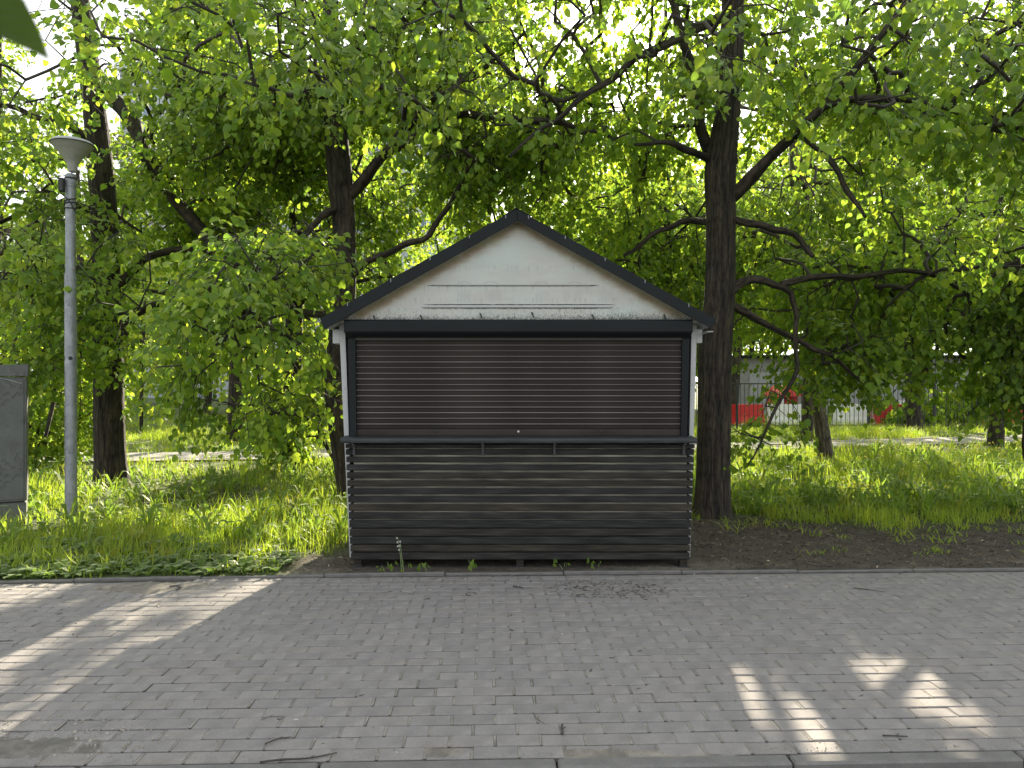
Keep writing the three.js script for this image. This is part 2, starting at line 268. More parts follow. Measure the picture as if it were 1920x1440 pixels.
// ---------------------------------------------------------------- pavement
{
  const pave = base('pavement', 0, 0, 4.5); pave.userData.kind = 'structure'; pave.userData.label = 'grey concrete paving bricks laid in running bond before the kiosk';
  const cu = Math.cos(YAW), su = Math.sin(YAW), at = (u, v) => [u * cu - v * su, v * cu + u * su];
  const variants = [0, 1, 2].map((k) => { const c = 0.0035 + k * 0.001, g = chamferBox(0.1945 + 0.001 * (k - 1), 0.06, 0.0945, c); const uv = g.attributes.uv; for (let i = 0; i < uv.count; i++) uv.setXY(i, uv.getX(i) + k * 0.37, uv.getY(i) + k * 0.71); return g; });
  const list = [], r = rng(5), joints = new Geo();
  for (let k = 0; k < 31; k++) for (let i = -40; i <= 40; i++) {
    const v = 3.045 + 0.103 * (k + 0.5), u = -0.075 + 0.203 * (i + (k % 2 ? 0 : 0.5)) + (r() - 0.5) * 0.004, [x, d] = at(u, v);
    if (d > kerbD(x) - 0.05 || Math.abs(x) > 6.6) continue;
    const y = -0.03 + (r() - 0.5) * 0.0045 + 0.004 * (fbm(x * 0.8, d * 0.8, 55) - 0.5), show = Math.abs(x) / d < 0.74 ? 1 / (d * d) : 0;
    { const h = -0.0012 - 0.002 * r(), w = 0.0052, q = [[-w, -0.0465], [w, -0.0465], [w, 0.0465], [-w, 0.0465]].map(([a, b]) => { const [jx, jd] = at(u + 0.1015 + a, v + b); return V(jx, y + 0.03 + h, jd); }); if (Math.abs(x) < d * 0.8) joints.poly(q); }
    list.push({ x, d, y, show, g: Math.floor(r() * 3), m: Math.floor(r() * 5), t: YAW + (r() - 0.5) * 0.018, tx: (r() - 0.5) * 0.008, tz: (r() - 0.5) * 0.006 });
  }
  list.sort((a, b) => b.show - a.show);
  const rest = [[], [], [], [], []];
  list.forEach((b, i) => {
    if (i < 300) { const m = sh(new THREE.Mesh(variants[b.g], M.paver[b.m])); m.name = i ? 'paving_brick_' + String(i).padStart(3, '0') : 'paving_brick'; m.position.set(b.x, b.y, -b.d + 4.5); m.rotation.set(b.tx, b.t, b.tz); pave.add(m); } else {
      const g = variants[b.g].clone(); g.applyMatrix4(new THREE.Matrix4().compose(new THREE.Vector3(b.x, b.y, -b.d), new THREE.Quaternion().setFromEuler(new THREE.Euler(b.tx, b.t, b.tz)), new THREE.Vector3(1, 1, 1))); rest[b.m].push(g);
    }
  });
  rest.forEach((l, k) => { const m = part('far_paving', mergeGeometries(l), M.paver[k], pave); m.userData.kind = 'stuff'; });
  // sand bed between the bricks
  const bed = new Geo(); for (let x = -9; x < 9; x += 0.5) bed.poly([V(x, -0.006, 3.02 + 0.032 * x), V(x + 0.5, -0.006, 3.02 + 0.032 * (x + 0.5)), V(x + 0.5, -0.006, kerbD(x + 0.5) - 0.003), V(x, -0.006, kerbD(x) - 0.003)]);
  part('sand_bed', bed.done(), std({ color: rgb(0.09, 0.08, 0.065), map: M.sand.map, roughness: 1 }), pave);
  part('joint_sand', joints.done(), M.sand, pave).userData.kind = 'stuff';
  // far kerb: thin concrete edging stones, a little sunk here and there
  const kb = base('lawn_kerb', 0, 0, 6); kb.userData.kind = 'structure'; kb.userData.label = 'thin concrete edging between the paving and the lawn';
  for (let i = -8, n = 0; i < 9; i++, n++) {
    const x0 = i * 1.0 + 0.44, x1 = x0 + 0.994, a = kerbD(x0) + 0.022, b = kerbD(x1) + 0.022, h = 0.014 + 0.014 * (r() - 0.5) + (i === 4 ? 0.018 : 0);
    const g = chamferBox(Math.hypot(x1 - x0, b - a), 0.2, 0.036, 0.006); g.rotateZ((r() - 0.5) * 0.01); g.rotateY(Math.atan2(b - a, x1 - x0)); g.translate((x0 + x1) / 2, h - 0.1, -(a + b) / 2);
    const m = part('edging_stone' + (n ? '_' + String(n).padStart(3, '0') : ''), g, M.kerb, kb);
  }
  // near kerb down to the road
  const nk = base('road_kerb', 0, 0, 3); nk.userData.kind = 'structure'; nk.userData.label = 'grey concrete kerb along the road edge';
  for (let i = -4, n = 0; i < 5; i++, n++) {
    const x0 = i * 1.0 + 0.19, g = chamferBox(0.992, 0.3, 0.075, 0.01); g.rotateY(YAW); const x = x0 + 0.5; g.translate(x, -0.148, -(3.003 + 0.032 * x));
    part('kerb_stone' + (n ? '_' + String(n).padStart(3, '0') : ''), g, M.kerb, nk);
  }
  part('road', block(-14, 14, -0.3, -0.09, -6, 2.965, 0.003).rotateY(0), M.asphalt).userData.kind = 'structure';
}
// ---------------------------------------------------------------- the kiosk
{
  const K = base('kiosk', 0.06, 0, 6.25);
  tag(K, 'closed market kiosk with dark slatted counter, brown roller shutter and white gable', 'kiosk');
  const num = (n, i) => i ? n + '_' + String(i).padStart(3, '0') : n, r = rng(77);
  const dF = 6.05, dP = 6.155, dG = 6.27, dB = 8.35;
  // barge boards
  const ap = [X(968.5, dF), Y(393, dF)], api = [X(971, dF), Y(414, dF)], le = [X(600, dF), Y(598, dF)], lei = [X(608, dF), Y(618, dF)], re = [X(1342, dF), Y(599, dF)], rei = [X(1334, dF), Y(616, dF)];
  const mid = [ap[0] - 0.002, ap[1]], midR = [ap[0] + 0.002, ap[1]];
  const bl = part('barge_board', prism([mid, le, lei, [api[0] - 0.002, api[1]]], dF, dF + 0.03), M.dark, K), br = part('barge_board_001', prism([midR, [api[0] + 0.002, api[1]], rei, re], dF, dF + 0.03), M.dark, K);
  const along = (a, b, t) => [lerp(a[0], b[0], t), lerp(a[1], b[1], t)];
  // roof sheets behind the boards
  const th = 0.035;
  for (const [e, k] of [[le, 0], [re, 1]]) {
    const a = [ap[0] + (k ? 0.001 : -0.001), ap[1] - 0.004], b = [e[0], e[1] - 0.004];
    const rf = part(num('roof_panel', k), prism([a, b, [b[0], b[1] - th], [a[0], a[1] - th]], dF + 0.032, dB + 0.25), M.dark, K);
    const ei = k ? rei : lei, s0 = [api[0] + (k ? 0.001 : -0.001), api[1] + 0.012], s1 = [ei[0], ei[1] + 0.012];
    part(num('soffit', k), prism([s0, s1, [s1[0], s1[1] + 0.014], [s0[0], s0[1] + 0.014]], dF + 0.033, dB + 0.2), M.white, K);
    for (let i = 0; i < 5; i++) {                               // pale clips along the top of the boards
      const t = [0.055, 0.24, 0.44, 0.64, 0.86][i] + (k ? 0.005 : 0), p = along(ap, e, t);
      part(num('clip', k * 5 + i), [block(p[0] - 0.004, p[0] + 0.004, p[1] - 0.026, p[1] + 0.004, dF - 0.003, dF + 0.004, 0.0012)], M.clip, k ? br : bl);
    }
  }
  part('ridge_cap', prism([[ap[0] - 0.12, ap[1] - 0.064], [ap[0], ap[1] + 0.004], [ap[0] + 0.12, ap[1] - 0.064], [ap[0] + 0.118, ap[1] - 0.069], [ap[0], ap[1] - 0.001], [ap[0] - 0.118, ap[1] - 0.069]].map(([x, y]) => [x, y + 0.008]), dF - 0.004, dB + 0.26), M.dark, K);
  part('drip_edge', [block(re[0] - 0.06, re[0] - 0.008, re[1] - 0.108, re[1] - 0.1, dF + 0.04, dB, 0.002)], M.white, K);
  // stained white gable
  const W = 1024, H = 512, cv = document.createElement('canvas'); cv.width = W; cv.height = H; const c2 = cv.getContext('2d');
  const gx0 = X(650, dP), gx1 = X(1296, dP), gy0 = Y(606, dP), gy1 = Y(398, dP), cx = (px) => (X(px, dP) - gx0) / (gx1 - gx0) * W, cy = (py) => (1 - (Y(py, dP) - gy0) / (gy1 - gy0)) * H;
  c2.fillStyle = 'rgb(178,173,165)'; c2.fillRect(0, 0, W, H);
  for (let i = 0; i < 900; i++) { const x = r() * W, y = r() * H, s = 20 + r() * 70; c2.fillStyle = `rgba(${r() > 0.5 ? '150,150,140' : '180,184,184'},0.05)`; c2.beginPath(); c2.ellipse(x, y, s, s * 0.5, 0, 0, 7); c2.fill(); }
  // warm grime under the roof edges and along the bottom
  for (let i = 0; i < 2600; i++) { const t = r(), sd = r() > 0.5, ex = sd ? cx(lerp(972, 668, t)) : cx(lerp(972, 1278, t)), ey = cy(lerp(418, 592, t)), q = r() * r(); c2.fillStyle = `rgba(112,96,70,${0.05 * (1 - q)})`; c2.beginPath(); c2.arc(ex, ey + q * 60, 6 + 14 * r(), 0, 7); c2.fill(); }
  for (let i = 0; i < 5200; i++) { const q = r() * r() * r(), x = r() * W, k = 0.4 + fbm(x * 0.012, 0.5, 4); c2.fillStyle = `rgba(40,42,38,${0.34 * k * (1 - q)})`; c2.fillRect(x, cy(600) - q * 95 * k, 1 + r() * 1.5, 1 + r() * 9); }
  for (let i = 0; i < 1500; i++) { const q = r() * r(), x = cx(1140) + r() * (W - cx(1140)) * 0.9; c2.fillStyle = `rgba(48,48,44,${0.22 * (1 - q)})`; c2.fillRect(x, cy(600) - q * 60, 1.5, 1 + r() * 7); }
  const grime = (x0, x1, y, n, a) => { for (let i = 0; i < n; i++) { const t = r(), f = Math.min(1, Math.min(t, 1 - t) * 7 + 0.1); c2.fillStyle = `rgba(30,32,28,${a * f * (0.4 + r() * 0.6)})`; c2.fillRect(cx(lerp(x0, x1, t)), cy(y) + (r() - 0.5) * 4, 2 + r() * 10, 1 + r() * 2); } };
  grime(800, 1118, 536, 1500, 0.7); grime(792, 1150, 572, 1200, 0.6); grime(792, 1150, 579, 500, 0.45);
  for (let i = 0; i < 420; i++) { const x = lerp(cx(690), cx(1255), r()), y0 = [cy(537), cy(579), cy(560), cy(500)][Math.floor(r() * 4)], L = 8 + r() * 46; const gr = c2.createLinearGradient(0, y0, 0, y0 + L); gr.addColorStop(0, `rgba(70,72,64,${0.05 + 0.12 * r()})`); gr.addColorStop(1, 'rgba(70,72,64,0)'); c2.fillStyle = gr; c2.fillRect(x, y0, 1 + r() * 3, L); }
  // faint outlines left by letters taken down long ago
  c2.strokeStyle = 'rgba(110,114,112,0.35)'; c2.lineWidth = 3;
  for (const px of [870, 920, 1015, 1077]) { c2.beginPath(); c2.ellipse(cx(px), cy(534), cx(12) - cx(0), 11, 0, Math.PI, 0); c2.stroke(); }
  c2.fillStyle = 'rgba(120,126,128,0.09)';
  for (const [px, w] of [[858, 24], [915, 24], [1004, 25], [1056, 12], [1078, 14], [1124, 26]]) { c2.beginPath(); c2.roundRect?.(cx(px), cy(545), cx(w) - cx(0), cy(568) - cy(545), 8); if (!c2.roundRect) c2.rect(cx(px), cy(545), cx(w) - cx(0), cy(568) - cy(545)); c2.fill(); }
  const gm = new THREE.CanvasTexture(cv); gm.colorSpace = THREE.SRGBColorSpace;
  const tri = [[gx0 - 0.06, gy0], [gx1 + 0.06, gy0], [X(972, dP), Y(398, dP)]];
  const gg = prism(tri, dP, dP + 0.04), gu = gg.attributes.uv, gp = gg.attributes.position; for (let i = 0; i < gu.count; i++) gu.setXY(i, (gp.getX(i) - gx0) / (gx1 - gx0), (gp.getY(i) - gy0) / (gy1 - gy0));
  const gable = part('gable_panel', gg, std({ map: gm, roughness: 0.5 }), K, 'white gable panel with grey grime and old fixing marks');
  part('sign_rail', [block(X(791, dP), X(1149, dP), Y(577.5, dP), Y(573.5, dP), dP - 0.012, dP - 0.001, 0.002)], M.white, gable);
  part('sign_rail_001', [block(X(815, dP), X(1106, dP), Y(537.2, dP), Y(535.2, dP), dP - 0.007, dP - 0.001, 0.001)], std({ color: rgb(0.2, 0.2, 0.18), roughness: 0.9 }), gable);
  [[701, 596], [789, 595], [901, 592], [998, 590], [1111, 594], [1246, 594]].forEach(([x, y], i) => { const a = P(x, y - 2, dP - 0.02), b = P(x + 3, y + 6, dP - 0.012); part(num('wire_stub', i), tube([P(x - 1, y - 3, dP), a, b], [0.006, 0.007, 0.004], 6), i % 2 ? M.black : M.iron, gable); });
  // leaning side walls, back wall, floor, ceiling
  const wl = [[X(636, dG), Y(612, dG)], [X(655.5, dG), Y(1046, dG)], [X(662, dG), Y(1046, dG)], [X(646.5, dG), Y(606, dG)]], wr = [[X(1307, dG), Y(610, dG)], [X(1294, dG), Y(1046, dG)], [X(1288, dG), Y(1046, dG)], [X(1297, dG), Y(606, dG)]];
  part('side_wall', prism(wl, dG, dB), M.white, K); part('side_wall_001', prism(wr, dG, dB), M.white, K);
  part('back_wall', prism([wl[0], wl[1], wr[1], wr[0], [ap[0], ap[1] - 0.14]], dB, dB + 0.04), M.white, K);
  part('floor_board', block(wl[2][0], wr[2][0], 0.1, 0.14, dG, dB - 0.002), M.slat[0], K);
  part('wall_plate', block(X(623.5, dG), X(637, dG), Y(645, dG), Y(618, dG), dG + 0.004, dB, 0.004), M.white, K); part('wall_plate_001', block(X(1306.5, dG), X(1317, dG), Y(644, dG), Y(618, dG), dG + 0.004, dB, 0.004), M.white, K);
  // roller shutter
  const dS = 6.225, dX = 6.10, x0 = X(646, dX), x1 = X(1298, dX);
  const box = part('shutter_box', rail([[dX + 0.012, Y(600, dX)], [dX, Y(603, dX)], [dX, Y(622, dX)], [dX + 0.008, Y(625, dX)], [dX + 0.055, Y(632.5, dX)], [dG - 0.002, Y(632.5, dX)], [dG - 0.002, Y(600, dX)]], x0, x1), M.dark, K);
  part('end_cap', block(x0 - 0.006, x0 - 0.001, Y(624, dX), Y(600, dX), dX + 0.004, dG - 0.01, 0.002), M.dark, box); part('end_cap_001', block(x1 + 0.001, x1 + 0.006, Y(624, dX), Y(600, dX), dX + 0.004, dG - 0.01, 0.002), M.dark, box);
  const dR = 6.185;
  part('guide_rail', prism([[X(652, dR), Y(634, dR)], [X(656, dR), Y(819, dR)], [X(668, dR), Y(819, dR)], [X(666, dR), Y(634, dR)]], dR, dG - 0.003), M.dark, K);
  part('guide_rail_001', prism([[X(1293, dR), Y(634, dR)], [X(1288, dR), Y(819, dR)], [X(1277, dR), Y(819, dR)], [X(1279.5, dR), Y(634, dR)]], dR, dG - 0.003), M.dark, K);
  part('lead_in', block(X(655, dR), X(1291, dR), Y(639, dR), Y(632, dR), dR + 0.006, dG - 0.004), std({ color: rgb(0.045, 0.042, 0.032), roughness: 0.6 }), K);
  const pitch = 10.55, sx0 = X(664, dS), sx1 = X(1282, dS), prof = [[0.010, 0], [0.006, 0.03], [0.003, 0.3], [0, 0.6], [-0.004, 0.76], [-0.008, 0.78], [-0.0085, 0.80], [0.0015, 0.985], [0.014, 1], [0.014, 0]];
  const h = pitch / FOCAL * dS, sg = rail(prof.map(([a, t]) => [a, t * h]), sx0, sx1);
  const eg = rail([[-0.0115, 0.79 * h], [-0.0105, 0.86 * h], [-0.004, 0.955 * h], [-0.0025, 0.93 * h], [-0.009, 0.79 * h]], sx0 + 0.004, sx1 - 0.004), paleLip = [0.15, 0.125, 0.175].map((k) => std({ color: rgb(k, k * 0.93, k * 0.84), map: M.shutter.map, roughness: 0.8 }));  // paler strip along the lip of each shutter slat
  for (let i = 0; i < 16; i++) { const m = sh(new THREE.Mesh(sg, M.shutter)); m.name = num('shutter_slat', i); m.position.set(-K.position.x, Y(805, dS) + i * h, -dS - K.position.z); m.rotation.x = (r() - 0.5) * 0.03; K.add(m); const e = sh(new THREE.Mesh(eg, paleLip[i % 3])); e.name = 'ridge'; m.add(e); }
  const bar = part('bottom_bar', rail([[dS - 0.008, Y(818.5, dS)], [dS - 0.012, Y(816, dS)], [dS - 0.012, Y(808, dS)], [dS - 0.007, Y(806, dS)], [dS + 0.012, Y(805.4, dS)], [dS + 0.012, Y(818.5, dS)]], sx0, sx1), M.shutter, K);
  { const g = new THREE.CylinderGeometry(0.009, 0.009, 0.012, 14).rotateX(Math.PI / 2); const p = P(972, 810, dS - 0.016); g.translate(p.x, p.y, p.z); part('lock', g, M.steel, bar); }
  for (const [i, px] of [[0, 817], [1, 1127]]) part(num('catch', i), block(X(px - 3, dS), X(px + 3, dS), Y(811, dS), Y(806, dS), dS - 0.02, dS - 0.01, 0.002), M.black, bar);
  // counter shelf with worn paint
  const dC = 6.06, sh0 = X(637.5, dC), sh1 = X(1307.5, dC), yT = Y(820.5, dC) - 0.006, yB = Y(832.5, dC);
  part('counter_shelf', rail([[dC + 0.01, yB], [dC + 0.002, yB + 0.006], [dC, (yT + yB) / 2], [dC + 0.004, yT - 0.008], [dC + 0.016, yT], [dG - 0.001, yT + 0.004], [dG - 0.001, yB]], sh0, sh1), std({ color: rgb(0.045, 0.052, 0.054), map: grainMap, bumpMap: grainMap, bumpScale: 0.002, roughness: 0.5 }), K, 'dark painted wooden counter shelf with worn front edge');
  // counter front of horizontal slats
  const dL = 6.15, line = [833.5, 841, 855.5, 869.5, 884.5, 899.5, 914, 929, 944.5, 960, 975, 991.5, 1006.5, 1021.5, 1036, 1050];
  const lx = (py) => lerp(648, 658, (py - 841) / 207), rx = (py) => lerp(1302, 1293, (py - 841) / 207);
  for (let i = 0; i + 1 < line.length; i++) {
    const gap = [0, 3.6, 3.5, 3.7, 3.3, 3.3, 3.1, 3.1, 2.8, 2.3, 2.0, 1.8, 1.8, 2.2, 2.4][i], yt = Y(line[i] + gap / 2 + 0.4, dL), yb = Y(line[i + 1] - gap / 2 * (i === 14 ? 0 : 1) + 0.3, dL), ym = (line[i] + line[i + 1]) / 2, a = X(lx(ym), dL), b = X(rx(ym), dL);
    const tilt = (r() - 0.5) * 0.012, fr = dL + (r() - 0.5) * 0.006, g = rail([[fr, yb + 0.004], [fr + 0.004, yb], [fr + 0.015, yb], [fr + 0.015, yt], [fr + 0.007 + tilt * 0.4, yt], [fr, yt - 0.005]], a, b);
    const uv = g.attributes.uv; for (let q = 0; q < uv.count; q++) uv.setXY(q, uv.getX(q) + i * 1.7, uv.getY(q) + i * 0.37);
    const m = part(num('slat', i), g, M.slat[Math.floor(r() * 4)], K);
    m.rotation.z = (r() - 0.5) * 0.002; m.position.y += (r() - 0.5) * 0.002 - m.rotation.z * 0;
    if (i) for (const s of [0, 1]) { const e = s ? b : a; part(num('side_slat', (i - 1) * 2 + s), block(s ? e - 0.028 : e + 0.002, s ? e - 0.002 : e + 0.028, yb + 0.002, yt - 0.002, dL + 0.032, dG + 0.7, 0.003), M.slat[i % 4], K); }
  }
  part('counter_backing', block(X(664, 6.19), X(1287, 6.19), Y(985, 6.19), Y(834, 6.19), 6.172, 6.19, 0.002), M.backing, K);
  part('counter_inner_board', block(X(666, 6.19), X(1285, 6.19), Y(1040, 6.19), Y(986, 6.19), 6.173, 6.19, 0.002), M.slat[2], K);
  [[662, 836], [905, 836], [1040, 836], [1284, 836]].forEach(([px, py], i) => part(num('bracket', i), [block(X(px - 2.4, 6.1), X(px + 2.4, 6.1), Y(py + 19, 6.13), Y(833, 6.13), 6.13, 6.146, 0.002), block(X(px - 2.4, 6.1), X(px + 2.4, 6.1), yB - 0.014, yB - 0.001, 6.07, 6.128, 0.002)], M.iron, K));
  [[672, 1068], [975, 1064], [1280, 1064]].forEach(([px, py], i) => { const lg = part(num('leg', i), block(X(px - 7, 6.23), X(px + 7, 6.23), 0.0, 0.12, 6.2, 6.27, 0.003), M.slat[1], K); part('foot_plate', block(X(px - 11, 6.23), X(px + 11, 6.23), 0.004, 0.014, 6.17, 6.3, 0.002), M.iron, lg); });
  for (const i of [0, 1, 2]) part(num('leg', 3 + i), block(-1.35 + i * 1.42 - 0.035, -1.35 + i * 1.42 + 0.035, -0.01, 0.1, 8.2, 8.28, 0.003), M.slat[1], K);
}
// ---------------------------------------------------------------- lamp post and cabinet
{
  const d = 8.1, x = X(133, d), L = base('street_lamp', x, 0, d);
  tag(L, 'grey galvanised park lamp post with funnel shaped head standing in the grass', 'street lamp');
  const y = (py) => Y(py, d), w = (px) => px / FOCAL * d;
  const pole = part('pole', tube([V(x, -0.1, d), V(x, y(690), d), V(x - 0.006, y(517), d), V(x - 0.004, y(512), d), V(x - 0.004, y(350), d)], [w(10.3), w(10.2), w(10), w(8.7), w(8.7)], 28, { uvx: 1 }), M.galv, L);
  part('weld_ring', lathe([[w(10.6), 0], [w(10.9), 0.008], [w(10.6), 0.016]], 28, x - 0.003, y(604), d), M.galv, pole);
  part('collar', lathe([[w(9.6), 0], [w(9.9), 0.02], [w(9.9), y(330) - y(352) - 0.02], [w(9.0), y(330) - y(352)], [w(6.5), y(327) - y(352)]], 28, x - 0.004, y(352), d), M.galv, pole);
  part('cable_tie', lathe([[w(10.1), 0], [w(10.5), 0.006], [w(10.1), 0.02]], 24, x - 0.004, y(338), d), M.black, pole);
  // lead wire wound round the post and a small junction box
  const wp = []; for (let i = 0; i <= 70; i++) { const t = i / 70, a = t * 3.4 * 6.283; wp.push(V(x - 0.004 + Math.cos(a) * w(9.6) * 1.06, y(385) + (0.16 * (t - 0.5) + 0.012 * Math.sin(a * 0.7)), d + Math.sin(a) * w(9.6) * 1.06)); }
  part('wire_coil', tube(wp, wp.map(() => 0.006), 6), M.black, L);
  part('wire', tube([V(x - 0.04, y(342), d - 0.055), V(x - 0.075, y(352), d - 0.06), V(x - 0.07, y(366), d - 0.07), V(x + 0.02, y(380), d - 0.065), V(x + 0.06, y(398), d - 0.02)], [0.006, 0.006, 0.006, 0.006, 0.006], 6, { step: 0.02 }), M.black, L);
  part('junction_box', block(x - 0.075, x - 0.02, y(364), y(339), d - 0.12, d - 0.062, 0.006), M.iron, L);
  const white = std({ color: rgb(0.55, 0.54, 0.50), roughness: 0.45, map: concreteMap });
  const head = part('lamp_head', lathe([[w(5.5), y(324)], [w(8), y(320)], [w(9), y(309)], [w(14), y(300)], [w(26), y(285)], [w(35), y(274.5)], [w(36.4), y(272)]], 40, X(136, d), 0, d), white, L);
  part('lamp_cap', lathe([[w(36.4), y(272.4)], [w(36.8), y(270.5)], [w(32), y(266.5)], [w(20), y(262.5)], [w(6), y(261)], [0.001, y(260.8)]], 40, X(136, d), 0, d), std({ color: rgb(0.62, 0.63, 0.62), roughness: 0.4, map: concreteMap }), head);
  part('head_seam', lathe([[w(35.9), y(273.6)], [w(37.1), y(273.1)], [w(37.1), y(272.2)], [w(36.1), y(271.8)]], 40, X(136, d), 0, d), M.iron, head);
  part('screw', lathe([[0.001, 0.008], [0.007, 0.006], [0.007, 0]], 8, 0, 0, 0).rotateX(Math.PI / 2).translate(X(126, d), y(306), -d + w(6)), M.iron, head);
  // stencilled figure and dot on the post
  const cv = document.createElement('canvas'); cv.width = 128; cv.height = 64; const c = cv.getContext('2d'); c.fillStyle = '#000'; c.fillRect(0, 0, 128, 64); c.fillStyle = '#fff'; c.font = 'bold 54px sans-serif'; c.textAlign = 'center'; c.fillText('5', 26, 51); c.beginPath(); c.arc(95, 32, 19, 0, 7); c.fill();
  const am = new THREE.CanvasTexture(cv), pr = w(10.25) + 0.0012, sg = new THREE.CylinderGeometry(pr, pr, 0.075, 20, 1, true, -1.22, 2.3);
  sg.translate(x, y(673), -d);
  part('stencil', sg, std({ color: rgb(0.03, 0.03, 0.03), roughness: 0.8, alphaMap: am, alphaTest: 0.5, side: THREE.DoubleSide }), pole);
}
{
  const d = 8.0, x1 = X(51, d), x0 = x1 - 0.62, C = base('utility_cabinet', x1, 0, d); C.rotation.y = 0.56;
  tag(C, 'tall grey metal utility cabinet with peeling paint at the edge of the lawn', 'cabinet');
  const peel = (u, v) => smooth(0.54, 0.57, tfbm(u, v, 22, 120, 4)) * smooth(0.30, 0.52, tfbm(u, v, 3, 122, 3));
  const cm = tex(512, 512, (u, v) => { const p = peel(u, v), n = 0.72 + 0.14 * (tfbm(u, v, 6, 124, 5) - 0.5); return [n - p * 0.05, n - p * 0.06, n - p * 0.07]; }, true, [1.1, 1.1]), cb = tex(512, 512, (u, v) => 0.8 - 0.6 * peel(u, v), false, [1.1, 1.1]);
  const paint = std({ color: rgb(0.19, 0.2, 0.185), map: cm, bumpMap: cb, bumpScale: 0.006, roughness: 0.6 });
  const y = (py) => Y(py, d);
  const body = part('body', block(x0, x1 - 0.004, y(940), y(708), d, d + 0.42, 0.006), paint, C);
  part('door', block(x0 + 0.02, x1 - 0.03, y(936), y(711), d - 0.012, d - 0.002, 0.004), paint, body);
  part('lid', prism([[x0 - 0.02, y(706)], [x1 + 0.006, y(706)], [x1 + 0.01, y(684)], [x0 - 0.02, y(689)]], d - 0.02, d + 0.45), paint, C);
  part('plinth', block(x0 - 0.01, x1 - 0.01, -0.1, y(942), d + 0.01, d + 0.41, 0.006), paint, C);
  part('lid_wire', tube([V(x0 + 0.3, y(706), d - 0.024), V(x0 + 0.42, y(712), d - 0.03), V(x1 - 0.05, y(720), d - 0.022)], [0.002, 0.002, 0.002], 5, { step: 0.04 }), M.steel, C);
}
// ---------------------------------------------------------------- foliage building blocks
function leafGeo(curl, fold, long = 1) {                        // a heart-shaped blade with a folded midrib, tip along +y, one unit long
  const mid = [[0, 0], [0, 0.3], [0, 0.62], [0, 1]], rim = [[0.1, -0.07], [0.34, 0.0], [0.46, 0.24], [0.40, 0.52], [0.2, 0.8]];
  const p = [], idx = [], bend = (x, y) => [x, y * long, -curl * (y - 0.3) * (y - 0.3) + fold * Math.abs(x) + 0.05 * Math.sin(y * 9 + x * 5)];
  for (const [x, y] of mid) p.push(...bend(x, y));
  for (const s of [1, -1]) for (const [x, y] of rim) p.push(...bend(x * s, y));
  for (const [o, s] of [[4, 1], [9, -1]]) { const t = [[0, o, o + 1], [0, o + 1, o + 2], [0, o + 2, 1], [1, o + 2, o + 3], [1, o + 3, 2], [2, o + 3, o + 4], [2, o + 4, 3]]; for (const [a, b, c] of t) s > 0 ? idx.push(a, b, c) : idx.push(a, c, b); }
  const g = new THREE.BufferGeometry(); g.setAttribute('position', new THREE.Float32BufferAttribute(p, 3)); g.setIndex(idx); g.computeVertexNormals();
  const uv = []; for (let i = 0; i < p.length; i += 3) uv.push(p[i] + 0.5, p[i + 1]); g.setAttribute('uv', new THREE.Float32BufferAttribute(uv, 2));
  return g;
}
const leaves = [leafGeo(0.35, 0.18), leafGeo(0.15, 0.30, 0.92), leafGeo(0.55, 0.08, 1.06)];
const sprig = (() => { const r = rng(3), l = []; for (let i = 0; i < 5; i++) { const g = plain(leaves[i % 3].clone()), s = 0.75 + r() * 0.4; g.scale(s, s, s); g.rotateX(0.5 + r() * 0.9); g.rotateY(r() * 6.28); g.rotateZ((r() - 0.5) * 0.8); g.translate((r() - 0.5) * 1.9, (r() - 0.5) * 1.4, (r() - 0.5) * 1.9); l.push(g); } return mergeGeometries(l); })();
const tones = [[0.165, 0.285, 0.028], [0.225, 0.345, 0.03], [0.12, 0.225, 0.03], [0.275, 0.38, 0.032], [0.19, 0.31, 0.028]];
const inKiosk = (p) => p.x > -1.95 && p.x < 2.05 && p.y < 3.35 - Math.abs(p.x) * 0.55 + 0.1 && -p.z > 5.6 && -p.z < 8.9;

